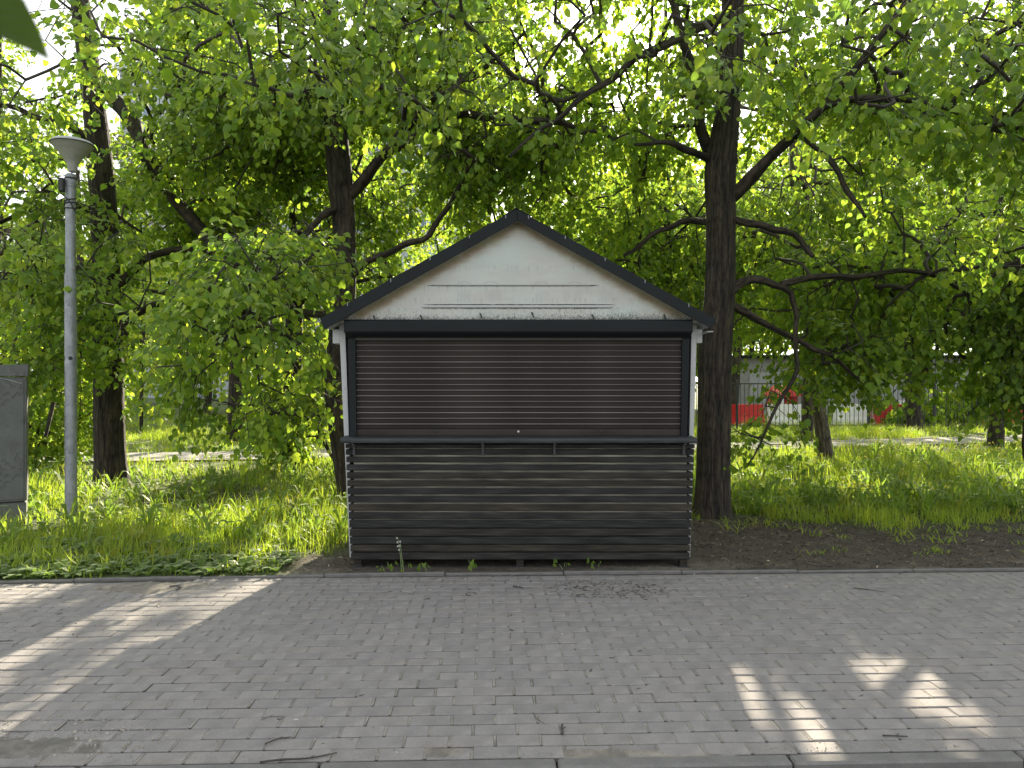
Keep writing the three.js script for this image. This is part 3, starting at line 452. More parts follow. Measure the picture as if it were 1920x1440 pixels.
// Crown: twigs sprinkled through ellipsoids, each joined to the nearest wood already there; thickness follows what a branch carries.
function tree({ name, label, category = 'tree', group, at, trunk, limbs = [], blobs, sprays, per = 18, size = [0.056, 0.104], seed, bark = M.bark, tone = [1, 1, 1], single = 0, clustered = false, clump = 0.49, drop = 0.35, mask = true, sides = 26, twigs = true, spread = 0.26 }) {
  const r = rng(seed), T = base(name, at[0], 0, at[1]); tag(T, label, category, group);
  const nodes = [];                                             // {p, parent, w, r}
  const wood = (pts, first) => { let prev = first; for (let i = 0; i < pts.length; i++) { const p = pts[i].p; if (i) { const q = pts[i - 1].p, n = Math.ceil(p.distanceTo(q) / 0.25); for (let k = 1; k <= n; k++) { nodes.push({ p: q.clone().lerp(p, k / n), parent: prev, fixed: true, len: 0 }); prev = nodes.length - 1; } } else { nodes.push({ p: p.clone(), parent: -1, fixed: true, len: 0 }); prev = nodes.length - 1; } } };
  const tk = trunk.map(([x, y, d, rr]) => ({ p: V(x, y, d), r: rr }));
  const s1 = r() * 50;
  part('trunk', tube(tk.map((q) => q.p), tk.map((q) => q.r), sides, { step: 0.12, uvx: Math.max(1, Math.round(tk[1].r * 13)), rough: (a, l) => 1 + 0.10 * (fbm(Math.cos(a) * 1.6 + s1, Math.sin(a) * 1.6, l * 0.7, 3) - 0.5) + 0.05 * (noise3(Math.cos(a) * 6 + s1, Math.sin(a) * 6, l * 1.6) - 0.5) + 0.42 * Math.exp(-l / 0.16) * (0.45 + noise3(Math.cos(a) * 2 + s1, Math.sin(a) * 2, 0.5)) }), bark, T);
  const low = tk.length > 3 ? tk.slice(1) : tk; wood(low, -1);
  limbs.forEach((l, i) => {
    const raw = l.map(([x, y, d, rr]) => ({ p: V(x, y, d), r: rr })), pts = [];
    raw.forEach((q, k) => { pts.push(q); const e = raw[k + 1]; if (e) { const D = q.p.distanceTo(e.p) * 0.13; if (D > 0.02) pts.push({ p: q.p.clone().lerp(e.p, 0.35 + 0.3 * r()).add(new THREE.Vector3((r() - 0.5) * D, (r() - 0.5) * D, (r() - 0.5) * D * 1.5)), r: lerp(q.r, e.r, 0.5) * (0.92 + 0.2 * r()) }); } }); wood(pts, -1);
    part(i ? 'limb_' + String(i).padStart(3, '0') : 'limb', tube(pts.map((q) => q.p), pts.map((q) => q.r), 12, { step: 0.1, uvx: 0.4, rough: (a, t) => 1 + 0.22 * (noise3(Math.cos(a) * 1.5 + i, Math.sin(a) * 1.5, t * 3) - 0.5) + 0.12 * (noise3(i, 2, t * 9) - 0.5) }), bark, T);
  });
  // places for the sprays
  const vol = blobs.map((b) => b[3] * b[4] * b[5] * (b[6] ?? 1)), sum = vol.reduce((a, b) => a + b, 0), list = [];
  for (let guard = 0; list.length < sprays && guard < sprays * 30; guard++) {
    let k = 0, q = r() * sum; while (k < vol.length - 1 && q > vol[k]) q -= vol[k++];
    const b = blobs[k], u = new THREE.Vector3(r() * 2 - 1, r() * 2 - 1, r() * 2 - 1); if (u.length() > 1) continue;
    const p = V(b[0] + u.x * b[3], b[1] + u.y * b[4], b[2] - u.z * b[5]);
    if (0.6 * noise3(p.x * 0.7 + seed, p.y * 0.85, p.z * 0.7) + 0.4 * noise3(p.x * 1.7 + seed, p.y * 1.9, p.z * 1.7) < clump || inKiosk(p) || -p.z < 2.4 || p.y < 0.15 || (mask && sunlit(p.x, p.y, -p.z) > 0.6)) continue;
    list.push(p);
  }
  const fixedNodes = nodes.slice(), near = (p, arr) => { let m = 1e9; for (const n of arr) { const d2 = p.distanceToSquared(n.p); if (d2 < m) m = d2; } return m; };
  list.map((p) => [near(p, fixedNodes), p]).sort((a, b) => a[0] - b[0]).forEach(([, p]) => {
    let bi = 0, m = 1e9; for (let i = 0; i < nodes.length; i++) { const n = nodes[i], dd = p.distanceTo(n.p); const c = dd + 0.22 * n.len + (n.p.y > p.y + 1.2 ? 0.3 : 0) + (dd < 0.12 ? 0.5 : 0); if (c < m) { m = c; bi = i; } }
    let prev = bi; const a = nodes[bi].p.clone(), D = a.distanceTo(p), n = Math.max(1, Math.round(D / 0.28));
    for (let k = 1; k <= n; k++) { const t = k / n, q = a.clone().lerp(p, t), s = k === n ? 0 : D * 0.09; q.x += (r() - 0.5) * s; q.z += (r() - 0.5) * s; q.y += (r() - 0.5) * s + Math.sin(t * Math.PI) * D * 0.08; nodes.push({ p: q, parent: prev, len: nodes[bi].len + D * t, w: 0 }); prev = nodes.length - 1; }
    nodes[prev].spray = true;
  });
  // leaves
  const spots = [], twigList = [], c0 = new THREE.Vector3(at[0], 0, -at[1]);
  nodes.forEach((nd) => {
    if (!nd.spray) return;
    const out = nd.p.clone().sub(nd.parent >= 0 ? nodes[nd.parent].p : c0); out.y -= 0.1; out.x += (r() - 0.5) * 0.3; out.z += (r() - 0.5) * 0.3; out.y -= drop * out.length(); out.normalize();
    const side = new THREE.Vector3(-out.z, (r() - 0.5) * 0.5, out.x).normalize(), L = (0.3 + 0.3 * r()) * (clustered ? 1.4 : 1), tips = [];
    let kept = 0;
    for (let k = 0; k < per; k++) {
      const t = r(), s = (r() - 0.5) * 2 * spread * (clustered ? 1.8 : 1), p = nd.p.clone().addScaledVector(out, t * L).addScaledVector(side, s * (1 - 0.4 * t)); p.y -= Math.abs(s) * 0.3 + t * t * 0.12 + r() * 0.12;
      if (mask && r() < sunlit(p.x, p.y, -p.z)) continue; if (inKiosk(p) || p.y < 0.1) continue;
      kept++; spots.push({ p, out, side, s });
    }
    if (kept && twigs) { const e = nd.p.clone().addScaledVector(out, L * 0.9); e.y -= 0.1; twigList.push(tube([nd.p, nd.p.clone().lerp(e, 0.5).addScaledVector(side, (r() - 0.5) * 0.06), e], [0.0045, 0.0036, 0.0016], 3, { cap: false })); if (r() < 0.6) { const f = nd.p.clone().lerp(e, 0.35), h = f.clone().addScaledVector(side, (r() < 0.5 ? -1 : 1) * 0.2).addScaledVector(out, 0.12); h.y -= 0.06; twigList.push(tube([f, h], [0.0034, 0.0014], 3, { cap: false })); } }
    nd.w = kept ? 1 : 0.15;
  });
  // wood thickness
  for (let i = nodes.length - 1; i >= 0; i--) { const n = nodes[i]; n.w = n.w ?? 0; if (n.parent >= 0) nodes[n.parent].w = (nodes[n.parent].w ?? 0) + n.w; }
  const kids = nodes.map(() => []); nodes.forEach((n, i) => { if (n.parent >= 0 && !n.fixed) kids[n.parent].push(i); });
  const rad = (i) => Math.min(0.026, 0.0046 * Math.pow(Math.max(nodes[i].w, 0.6), 0.5) + 0.0008), woods = [], done = new Set();
  const grow = (start, from) => { const pts = [nodes[from].p, nodes[start].p], rr = [rad(start), rad(start)]; let i = start; done.add(i); for (;;) { let best = -1; for (const k of kids[i]) if (!done.has(k) && (best < 0 || nodes[k].w > nodes[best].w)) best = k; for (const k of kids[i]) if (k !== best && !done.has(k)) queue.push([k, i]); if (best < 0) break; done.add(best); pts.push(nodes[best].p); rr.push(rad(best)); i = best; } rr[rr.length - 1] *= 0.7; woods.push(tube(pts, rr, rr[0] > 0.012 ? 6 : 4, { cap: false })); };
  const queue = []; nodes.forEach((n, i) => { if (!n.fixed && (n.parent < 0 || nodes[n.parent].fixed)) queue.push([i, n.parent]); });
  while (queue.length) { const [k, f] = queue.pop(); if (!done.has(k)) grow(k, f); }
  if (woods.length) { const m = part('branchwork', mergeGeometries([...woods, ...twigList].map(plain)), M.twig, T); m.userData.kind = 'stuff'; }
  // blades
  const up = new THREE.Vector3(0, 1, 0), q = new THREE.Quaternion(), mt = new THREE.Matrix4(), ax = new THREE.Vector3(), nz = new THREE.Vector3(), bx = new THREE.Vector3(), S = new THREE.Vector3();
  const place = (o) => { ax.copy(o.out).multiplyScalar(0.6).addScaledVector(o.side, Math.sign(o.s) * 0.7); ax.x += (r() - 0.5) * 0.9; ax.z += (r() - 0.5) * 0.9; ax.y -= 0.35 + r() * 0.7; ax.normalize(); nz.set((r() - 0.5) * 1.3, 0.75, (r() - 0.5) * 1.3 + 0.15); nz.addScaledVector(ax, -nz.dot(ax)).normalize(); bx.crossVectors(ax, nz); const s = lerp(size[0], size[1], r()) * (0.8 + 0.3 * r()); mt.makeBasis(bx, ax, nz).scale(S.set(s, s, s)); return mt.setPosition(o.p); };
  spots.forEach((o) => { o.show = -o.p.z > 1 && Math.abs(o.p.x / o.p.z) < 0.72 && Math.abs((o.p.y - EYE) / o.p.z) < 0.54 ? 1 / -o.p.z : 0; });
  if (single) spots.sort((a, b) => b.show - a.show);
  const K = new THREE.Color(), kinds = clustered ? [sprig] : leaves;
  spots.slice(0, single).forEach((o, i) => { const m = sh(new THREE.Mesh(leaves[i % 3], M.leafTone[Math.floor(r() * 4)])); m.name = i ? 'leaf_' + String(i).padStart(3, '0') : 'leaf'; place(o).decompose(m.position, m.quaternion, m.scale); m.position.sub(T.position); T.add(m); });
  const rest = spots.slice(single), lots = kinds.map(() => []); rest.forEach((o, i) => lots[i % kinds.length].push(o));
  lots.forEach((l, k) => {
    const im = sh(new THREE.InstancedMesh(kinds[k], M.leaf, l.length)); im.name = 'crown'; im.userData.kind = 'stuff';
    l.forEach((o, i) => { im.setMatrixAt(i, place(o)); const c = tones[Math.floor(r() * tones.length)], v = (0.78 + 0.44 * r()) * (0.8 + 0.4 * noise3(o.p.x * 0.8, o.p.y * 0.8, o.p.z * 0.8 + seed)); im.setColorAt(i, K.setRGB(c[0] * v * tone[0], c[1] * v * tone[1], c[2] * v * tone[2])); });
    im.position.copy(T.position).negate(); T.add(im);
  });
  return spots.length;
}
const path = (d0, pts, d1 = d0) => pts.map(([px, py, rp], i) => { const d = lerp(d0, d1, i / Math.max(1, pts.length - 1)); return [X(px, d), Y(py, d), d, rp / FOCAL * d]; });
let count = 0;
{
  const d = 8.58;
  count += tree({ name: 'linden_tree', label: 'big linden with thick dark trunk rising right beside the kiosk', group: undefined, at: [X(1335, d), d], seed: 11, single: 220,
    trunk: [[X(1335, d), -0.12, d, 0.235], ...path(d, [[1335, 968, 33], [1337, 900, 31.5], [1339, 780, 30], [1341, 650, 31], [1349, 560, 28], [1352, 420, 27], [1351, 320, 29], [1362, 230, 24], [1371, 110, 21.5], [1374, 0, 20], [1376, -180, 17], [1380, -420, 12]])],
    limbs: [
      path(d, [[1372, 372, 13], [1440, 300, 10.5], [1500, 245, 9.5], [1545, 200, 8], [1600, 135, 7], [1650, 70, 6], [1700, 0, 5]], d - 0.9),
      path(d - 0.45, [[1540, 203, 7.5], [1600, 187, 7], [1690, 188, 6], [1775, 204, 4.5], [1840, 240, 3]], d - 1.2),
      path(d - 0.3, [[1498, 250, 7], [1540, 285, 6], [1575, 330, 5], [1600, 375, 5], [1622, 408, 3]], d - 1),
      path(d, [[1338, 310, 14], [1312, 235, 10], [1297, 130, 9], [1270, 40, 8], [1235, -60, 6]], d + 0.4),
      path(d, [[1332, 300, 8], [1282, 281, 6.5], [1235, 268, 4], [1190, 272, 2.5]], d - 0.6),
      path(d, [[1335, 420, 7], [1285, 414, 6], [1225, 438, 4.5], [1170, 480, 3]], d + 0.5),
      path(d, [[1372, 412, 8], [1430, 424, 7], [1490, 440, 5.5], [1525, 482, 3.5]], d - 0.4),
      path(d, [[1366, 552, 10], [1385, 534, 8.5], [1412, 525, 7.5], [1440, 530, 7], [1468, 540, 6.3], [1484, 552, 5.6], [1494, 590, 4.8], [1491, 640, 4.2], [1496, 690, 3.8], [1478, 728, 3.6], [1462, 752, 3.4], [1442, 795, 2.6], [1425, 835, 2], [1402, 872, 1.3]], d - 0.2),
      path(d, [[1465, 534, 7], [1560, 519, 6], [1650, 514, 5], [1760, 521, 4], [1830, 560, 2.5]], d + 0.3),
      path(d, [[1366, 570, 8], [1420, 600, 6.5], [1500, 640, 5.5], [1560, 668, 4], [1620, 720, 2.5]], d + 0.4),
      path(d, [[1360, 30, 10], [1240, 90, 7], [1150, 148, 6], [1080, 192, 5], [1010, 245, 4], [955, 295, 2.5]], d - 1.2),
    ],
    blobs: [[2.5, 6.7, 9.6, 4.8, 2.1, 2.8, 0.8], [6.1, 4.4, 7.6, 2.3, 1.7, 2.2, 1.2], [5.6, 2.7, 10.2, 2.6, 1.1, 1.6, 2.3], [3.9, 2.7, 9.8, 1.3, 1.1, 1.0, 0.8], [0.5, 4.9, 9.2, 2.1, 1.0, 1.3, 0.8], [3.4, 4.7, 5.6, 2.4, 0.75, 1.5, 0.5], [2.9, 3.6, 12.2, 1.7, 1.3, 1.3, 1.2], [2.95, 1.2, 9.0, 0.75, 0.5, 0.6, 1.3], [3.5, 2.15, 8.7, 0.8, 0.55, 0.7, 0.9], [5.6, 6.4, 9.4, 2.2, 1.6, 1.5, 0.9], [2.4, 9.4, 9.6, 4, 2.5, 3.5, 0.1]],
    sprays: 2950, per: 19 });
}
{
  const d = 9.5;
  count += tree({ name: 'linden_tree', label: 'leaning linden trunk half hidden behind the left side of the kiosk', at: [X(660, d), d], seed: 23, single: 130,
    trunk: [[X(662, d), -0.12, d, 0.22], ...path(d, [[660, 940, 23], [645, 850, 21.5], [629, 720, 20], [638, 620, 20], [647, 560, 19.5], [646, 440, 20.5], [637, 330, 24], [630, 250, 22], [626, 180, 18], [622, 100, 15.5], [620, 0, 14], [616, -180, 11], [612, -420, 7]])],
    limbs: [
      path(d, [[648, 372, 13], [720, 290, 9.5], [770, 262, 8.5], [830, 235, 7.5], [872, 213, 7], [930, 218, 7.5], [1000, 228, 6.5], [1078, 240, 4]], d - 1),
      path(d - 0.2, [[728, 285, 9], [765, 236, 8.5], [800, 195, 7], [860, 155, 5.5], [930, 108, 4], [985, 60, 3]], d - 0.6),
      path(d, [[648, 520, 8], [690, 490, 7], [740, 470, 6], [800, 448, 5.5], [842, 388, 5], [872, 328, 4], [892, 300, 3]], d - 0.7),
      path(d, [[640, 390, 9], [600, 410, 6], [556, 462, 4.5], [500, 500, 3]], d - 0.8),
      path(d, [[624, 130, 9], [690, 62, 7], [780, 14, 5.5], [850, -40, 4]], d - 0.4),
      path(d, [[640, 600, 9], [590, 590, 7], [520, 575, 6], [450, 600, 4.5], [400, 650, 3]], d - 2.6),
    ],
    blobs: [[-2.5, 6.1, 10.6, 2.8, 2.3, 2.2, 1], [0.2, 5.1, 10.6, 2.5, 1.6, 1.5, 1], [-2.5, 2.6, 7.5, 1.2, 0.8, 0.9, 1.9], [-2.9, 1.95, 8.2, 1.3, 0.8, 0.9, 1.5], [-3.8, 2.6, 9.0, 1.2, 0.9, 0.9, 1.4], [-3.1, 2.7, 8.7, 1.3, 0.9, 1.2, 1.1], [-2.9, 1.75, 8.4, 1.0, 0.7, 0.8, 0.8], [-1.5, 4.9, 6.4, 2.4, 0.8, 1.4, 0.32], [-2, 9.4, 10, 3, 2.5, 3, 0.1]],
    sprays: 2150, per: 19 });
}
{
  const d = 11;
  count += tree({ name: 'linden_tree', label: 'thick dark linden trunk in the grass just right of the street lamp', at: [X(209, d), d], seed: 37, single: 40,
    trunk: [[X(210, d), -0.12, d, 0.31], ...path(d, [[209, 915, 29], [206, 850, 27], [203, 700, 26], [200, 580, 24.5], [197, 450, 22.5], [190, 330, 22], [180, 230, 20], [166, 120, 18], [150, 0, 16], [140, -160, 13], [135, -380, 9]])],
    limbs: [
      path(d, [[172, 130, 15], [225, 200, 14], [260, 260, 13.5], [300, 330, 13], [345, 395, 12], [400, 455, 10.5], [440, 490, 9], [520, 540, 6], [580, 600, 3]], d - 0.8),
      path(d, [[205, 540, 10], [260, 497, 7.5], [300, 476, 7], [380, 470, 6], [440, 486, 4]], d + 0.3),
      path(d, [[206, 600, 8], [280, 576, 6.5], [330, 560, 5], [390, 585, 3]], d - 0.5),
      path(d, [[195, 400, 8], [120, 380, 6], [40, 400, 4.5], [-40, 430, 3]], d - 0.6),
      path(d, [[186, 280, 8], [110, 230, 6], [20, 200, 4.5], [-60, 200, 3]], d - 0.6),
      path(d, [[200, 560, 8], [150, 600, 6], [105, 700, 5], [85, 820, 3]], d - 0.7),
    ],
    blobs: [[-5.8, 6.7, 12.0, 3.6, 2.7, 2.5, 1], [-3.6, 4.1, 12.4, 2.3, 1.8, 1.3, 0.5], [-7.4, 5.2, 9.8, 1.4, 2.2, 1.6, 1], [-6.9, 2.9, 10.0, 1.8, 1.8, 1.6, 1], [-5.3, 3.0, 9.2, 1.3, 0.8, 1.1, 0.8], [-6.9, 1.5, 10.0, 0.75, 1.3, 0.7, 2.6], [-4.6, 5.2, 7.6, 2.4, 1.0, 1.5, 0.3], [-4.6, 2.2, 11.6, 1.2, 0.8, 1.0, 0.8], [-6, 10.5, 11, 3.5, 2.5, 3.5, 0.12]],
    sprays: 2200, per: 19 });
}
// trees further in
const far = [
  [2.9, 13.4, 0.09, 'added young bushy tree behind the kiosk and the big linden, keeping sun off the paving', [[2.75, 3.9, 12.9, 1.5, 1.9, 1.1], [2.4, 2.6, 12.4, 1.2, 0.9, 0.8]], 600, M.bark, 0.05],  // tree added to block a streak of sun beside the kiosk
  // x, distance, trunk radius, label, blobs, sprays, bark
  [X(1548, 14.5), 14.5, 0.135, 'slim grey-barked leaning tree in the lawn right of the kiosk', [[6.2, 6.6, 14.2, 3.6, 3.4, 3.0], [5.6, 4.2, 13.6, 2.8, 1.5, 2.0, 2.4]], 1250, M.barkPale, -0.5],
  [X(1513, 20), 20, 0.15, 'dark tree standing behind the slim grey-barked tree', [[8, 7.5, 20, 3.6, 4, 3.2], [8, 3.6, 20, 3.2, 1.2, 2.5, 0.9]], 620, M.bark, 0.1],
  [X(1716, 24.2), 24.2, 0.24, 'stout brown trunk in front of the iron fence at the right', [[13.6, 8.5, 24.5, 4.4, 4.6, 4], [14, 3.9, 24, 4.2, 1.3, 3, 1.0]], 760, M.bark, -0.3],
  [X(545, 13.2), 13.2, 0.17, 'forked tree behind the leaves left of the kiosk', [[-4.0, 6.2, 13.6, 2.6, 3.2, 2.2], [-3.6, 3.0, 13.8, 1.8, 1.4, 1.4, 0.8]], 560, M.bark, 0.1],
  [0.6, 17.5, 0.2, 'tree hidden by the kiosk, its crown showing above the roof ridge', [[0.8, 7.0, 17.5, 3.8, 3.6, 3], [1, 3.6, 17.5, 3, 1.3, 2.4, 0.8]], 640, M.bark, 0.2],
  [11.2, 16.5, 0.16, 'leafy tree at the right edge with boughs hanging to the grass', [[10.4, 6.4, 15.5, 3.2, 3.8, 3.0], [9.9, 2.6, 14.6, 1.9, 1.4, 1.8, 1.1]], 700, M.bark, 0.2],
  [-11.5, 15.5, 0.2, 'tree beyond the grey utility cabinet at the left edge', [[-11, 6.4, 15.5, 3.6, 4, 3], [-10.6, 2.2, 14.6, 2.4, 1.8, 2.0, 1]], 680, M.bark, 0.1],
  [-7.6, 19.5, 0.19, 'tree across the far footpath between lamp and thick trunk', [[-7.2, 7.2, 19.5, 3.8, 4.2, 3], [-7, 2.6, 19, 2.4, 1.6, 2, 0.8]], 640, M.bark, 0.1],
];
far.forEach(([x, d, rr, label, blobs, sprays, bark, lean], i) => {
  const h = 10, tr = [[x, -0.12, d, rr * 1.35], [x, 0.12, d, rr * 1.08], [x + lean * 0.3, 1.2, d, rr], [x + lean * 0.75, 3.2, d, rr * 0.88], [x + lean * 1.1, 5.5, d + 0.2, rr * 0.7], [x + lean, h, d + 0.3, rr * 0.3]];
  const r = rng(500 + i), limbs = [];
  for (let k = 0; k < 7; k++) { const y0 = 2.3 + k * 0.75, a = k * 2.4 + i, L = 1.6 + r() * 1.2, cx = x + lean * 0.9, q = [0, 0.35, 0.7, 1].map((t) => [cx + Math.cos(a) * L * t + (r() - 0.5) * 0.2, y0 + L * (0.75 * t - 0.45 * t * t) + (r() - 0.5) * 0.15, d + Math.sin(a) * L * t, lerp(rr * 0.36, rr * 0.12, t)]); limbs.push(q); }
  count += tree({ name: 'deciduous_tree', label, at: [x, d], seed: 60 + i * 7, trunk: tr, limbs, blobs, sprays: Math.round(sprays * 0.85), per: ![2, 3, 5, 7, 8].includes(i) ? 15 : 6, size: [0.075, 0.105], bark, clustered: [2, 3, 5, 7, 8].includes(i), sides: 16, clump: i ? 0.44 : 0.25, tone: [1.06, 1.04, 1] });
});
// shrubs along the back of the lawn
[[-3.3, 13.4, 1.5, 1.5, 'light green shrub in the sun between the thick trunk and the kiosk', 420], [-8.4, 12.6, 1.3, 1.9, 'shrub behind the grey utility cabinet', 430], [-5.2, 16.9 + 2.2, 1.9, 1.7, 'bush beyond the far footpath, seen past the thick trunk', 380], [6.5, 8.7, 0.75, 1.9, 'leafy shrub at the right edge of the lawn', 300], [15.0, 26.5, 0.8, 0.7, 'sunny bush behind the fence just right of the stout trunk', 200], [17.2, 26.8, 1.2, 1.3, 'airy bush behind the fence before the white container', 200]].forEach(([x, d, w, h, label, n], i) => {
  const r = rng(900 + i), limbs = []; for (let k = 0; k < 5; k++) { const a = k * 1.3 + i; limbs.push([0, 0.5, 1].map((t) => [x + Math.cos(a) * w * 0.6 * t, 0.05 + h * 1.3 * t, d + Math.sin(a) * w * 0.5 * t, lerp(0.022, 0.008, t)])); }
  count += tree({ name: 'shrub', label, category: 'shrub', at: [x, d], seed: 210 + i, trunk: [[x, -0.05, d, 0.04], [x, 0.3, d, 0.03], [x + 0.05, h, d, 0.012]], limbs, blobs: [[x, h * 0.95 + (i === 3 ? 0.2 : 0), d, w, h * (i === 3 ? 0.6 : 0.85), w * 0.8]], sprays: n, per: 16, sides: 8, mask: i > 1 && i < 4, size: i > 3 ? [0.11, 0.15] : [0.065, 0.095], tone: i === 3 ? [0.85, 0.88, 1] : [1.1, 1.06, 1] });
});
// the woods beyond, one mass
{
  const r = rng(4242), wood = new THREE.Group(); wood.name = 'woods'; wood.userData.kind = 'stuff'; wood.userData.label = 'dense green woods beyond the lawn and the fence'; scene.add(wood);
  const trees = []; for (let i = 0; i < 36; i++) { const d = 27 + (i % 3) * 7 + r() * 5, x = -26 + Math.floor(i / 3) * 5.1 + (r() - 0.5) * 4; trees.push([x, d, 11 + r() * 3, x > 5 ? 2.3 + r() : 0.3 + r() * 0.8]); }
  for (let i = 0; i < 14; i++) { const x = 3 + i * 3.6 + (r() - 0.5) * 2; trees.push([x, 50 + (i % 3) * 5, 17 + r() * 4, 2.5]); }
  for (let i = 0; i < 6; i++) trees.push([-44 + i * 3.4, 46 + (i % 3) * 5, 15 + r() * 5, 1]);
  for (let i = 0; i < 9; i++) trees.push([-19 + i * 2.3 + r(), 21.5 + r() * 3.5, 3.2 + r() * 1.5, 0.1]);
  const MAX = 110000, tg = [], im = new THREE.InstancedMesh(sprig, M.leaf, MAX), m = new THREE.Matrix4(), q = new THREE.Quaternion(), e = new THREE.Euler(), K = new THREE.Color(); let n = 0;
  for (const [x, d, h, lo] of trees) {
    const bush = h < 6, big = d > 45; tg.push(tube([V(x, -0.3, d), V(x + r() * 0.4, h * 0.3, d), V(x + r() * 0.6, h * 0.8, d)], [0.22, 0.17, 0.07].map((k) => k * (bush ? 0.3 : 1)), 8));
    for (let k = 0; k < (bush ? 2400 : big ? 3600 : 2900) && n < MAX; k++) {
      const u = new THREE.Vector3(r() * 2 - 1, r() * 2 - 1, r() * 2 - 1); if (u.length() > 1) continue;
      const p = V(x + u.x * (bush ? 2 : 4.2), (lo + h) / 2 + u.y * (h - lo) / 2, d + u.z * (bush ? 1.4 : 3.6)); if (noise3(p.x * 0.7, p.y * 0.8, p.z * 0.7) < 0.42 || r() < 0.75 * sunlit(p.x, p.y, -p.z)) continue;
      const s = (big ? 0.22 : bush ? 0.11 : 0.14) * (1 + r() * 0.4); im.setMatrixAt(n, m.compose(p, q.setFromEuler(e.set(r() * 6.3, r() * 6.3, r() * 6.3)), new THREE.Vector3(s, s, s)));
      const c = tones[Math.floor(r() * 5)], v = 0.8 + 0.45 * r(); im.setColorAt(n++, K.setRGB(c[0] * v * 1.15, c[1] * v * 1.05, c[2] * v));
    }
  }
  im.count = n; im.name = 'crown'; im.userData.kind = 'stuff'; sh(im); wood.add(im); console.log('woods', n);
  const t = sh(new THREE.Mesh(mergeGeometries(tg), M.bark)); t.name = 'trunks'; t.userData.kind = 'stuff'; wood.add(t);
}
console.log('leaves', count);
// ---------------------------------------------------------------- grass, weeds, litter
function blade(p, h, w, a, lean, g) {                           // a bent blade of three triangles
  const dx = Math.cos(a), dz = Math.sin(a), b = [p[0], 0, p[1]];
  const at = (t, s) => new THREE.Vector3(b[0] + dx * lean * t * t + -dz * w * s, h * (t - 0.25 * lean * t * t), b[2] + dz * lean * t * t + dx * w * s);
  const l0 = at(0, -0.5), r0 = at(0, 0.5), l1 = at(0.55, -0.42), r1 = at(0.55, 0.42), tip = at(1, 0);
  g.tri(l0, r0, r1); g.tri(l0, r1, l1); g.tri(l1, r1, tip);
}
function tuft(seed, n, h, w, spread, lean) { const r = rng(seed), g = new Geo(); for (let i = 0; i < n; i++) blade([(r() - 0.5) * spread, (r() - 0.5) * spread], h * (0.5 + 0.6 * r()), w * (0.7 + 0.5 * r()), r() * 6.28, lean * (0.3 + r()), g); return g.done(); }
function rosette(seed, n, len, w, rise) {                       // broad basal leaves
  const r = rng(seed), g = new Geo();
  for (let i = 0; i < n; i++) { const a = i / n * 6.28 + r() * 0.6, L = len * (0.7 + 0.5 * r()), k = rise * (0.5 + r()), dx = Math.cos(a), dz = Math.sin(a), at = (t, s) => new THREE.Vector3(dx * L * t - dz * w * s, L * k * (t - 0.7 * t * t) * 2 - 0.03 * Math.abs(s) * 0, dz * L * t + dx * w * s);
    const rows = [[0, 0.1], [0.3, 0.3], [0.6, 0.55], [0.85, 0.4], [1, 0.02]]; for (let q = 0; q + 1 < rows.length; q++) { const [t0, s0] = rows[q], [t1, s1] = rows[q + 1]; g.poly([at(t0, -s0), at(t0, s0), at(t1, s1), at(t1, -s1)]); } }
  return g.done();
}
function scatter(name, geo, mat, items, parent, colour) {
  const im = sh(new THREE.InstancedMesh(geo, mat, items.length)), m = new THREE.Matrix4(), q = new THREE.Quaternion(), e = new THREE.Euler(), K = new THREE.Color(); im.name = name;
  items.forEach((o, i) => { im.setMatrixAt(i, m.compose(new THREE.Vector3(o.x, o.y, -o.d), q.setFromEuler(e.set(o.rx ?? 0, o.ry ?? 0, o.rz ?? 0)), new THREE.Vector3(o.s, o.s * (o.sy ?? 1), o.s))); im.setColorAt(i, K.setRGB(...colour(o))); });
  im.userData.kind = 'stuff'; parent ? parent.add(im) : scene.add(im); return im;
}
const solidAt = (x, d) => (x > -1.62 && x < 1.75 && d > 6.1 && d < 8.6) || Math.hypot(x - 2.41, d - 8.58) < 0.3 || Math.hypot(x + 6.2, d - 11) < 0.36 || Math.hypot(x + 2.2, d - 9.5) < 0.27 || (x > -6.2 && x < -5.43 && d > 7.98 && d < 8.42) || Math.hypot(x + 5.02, d - 8.1) < 0.07;
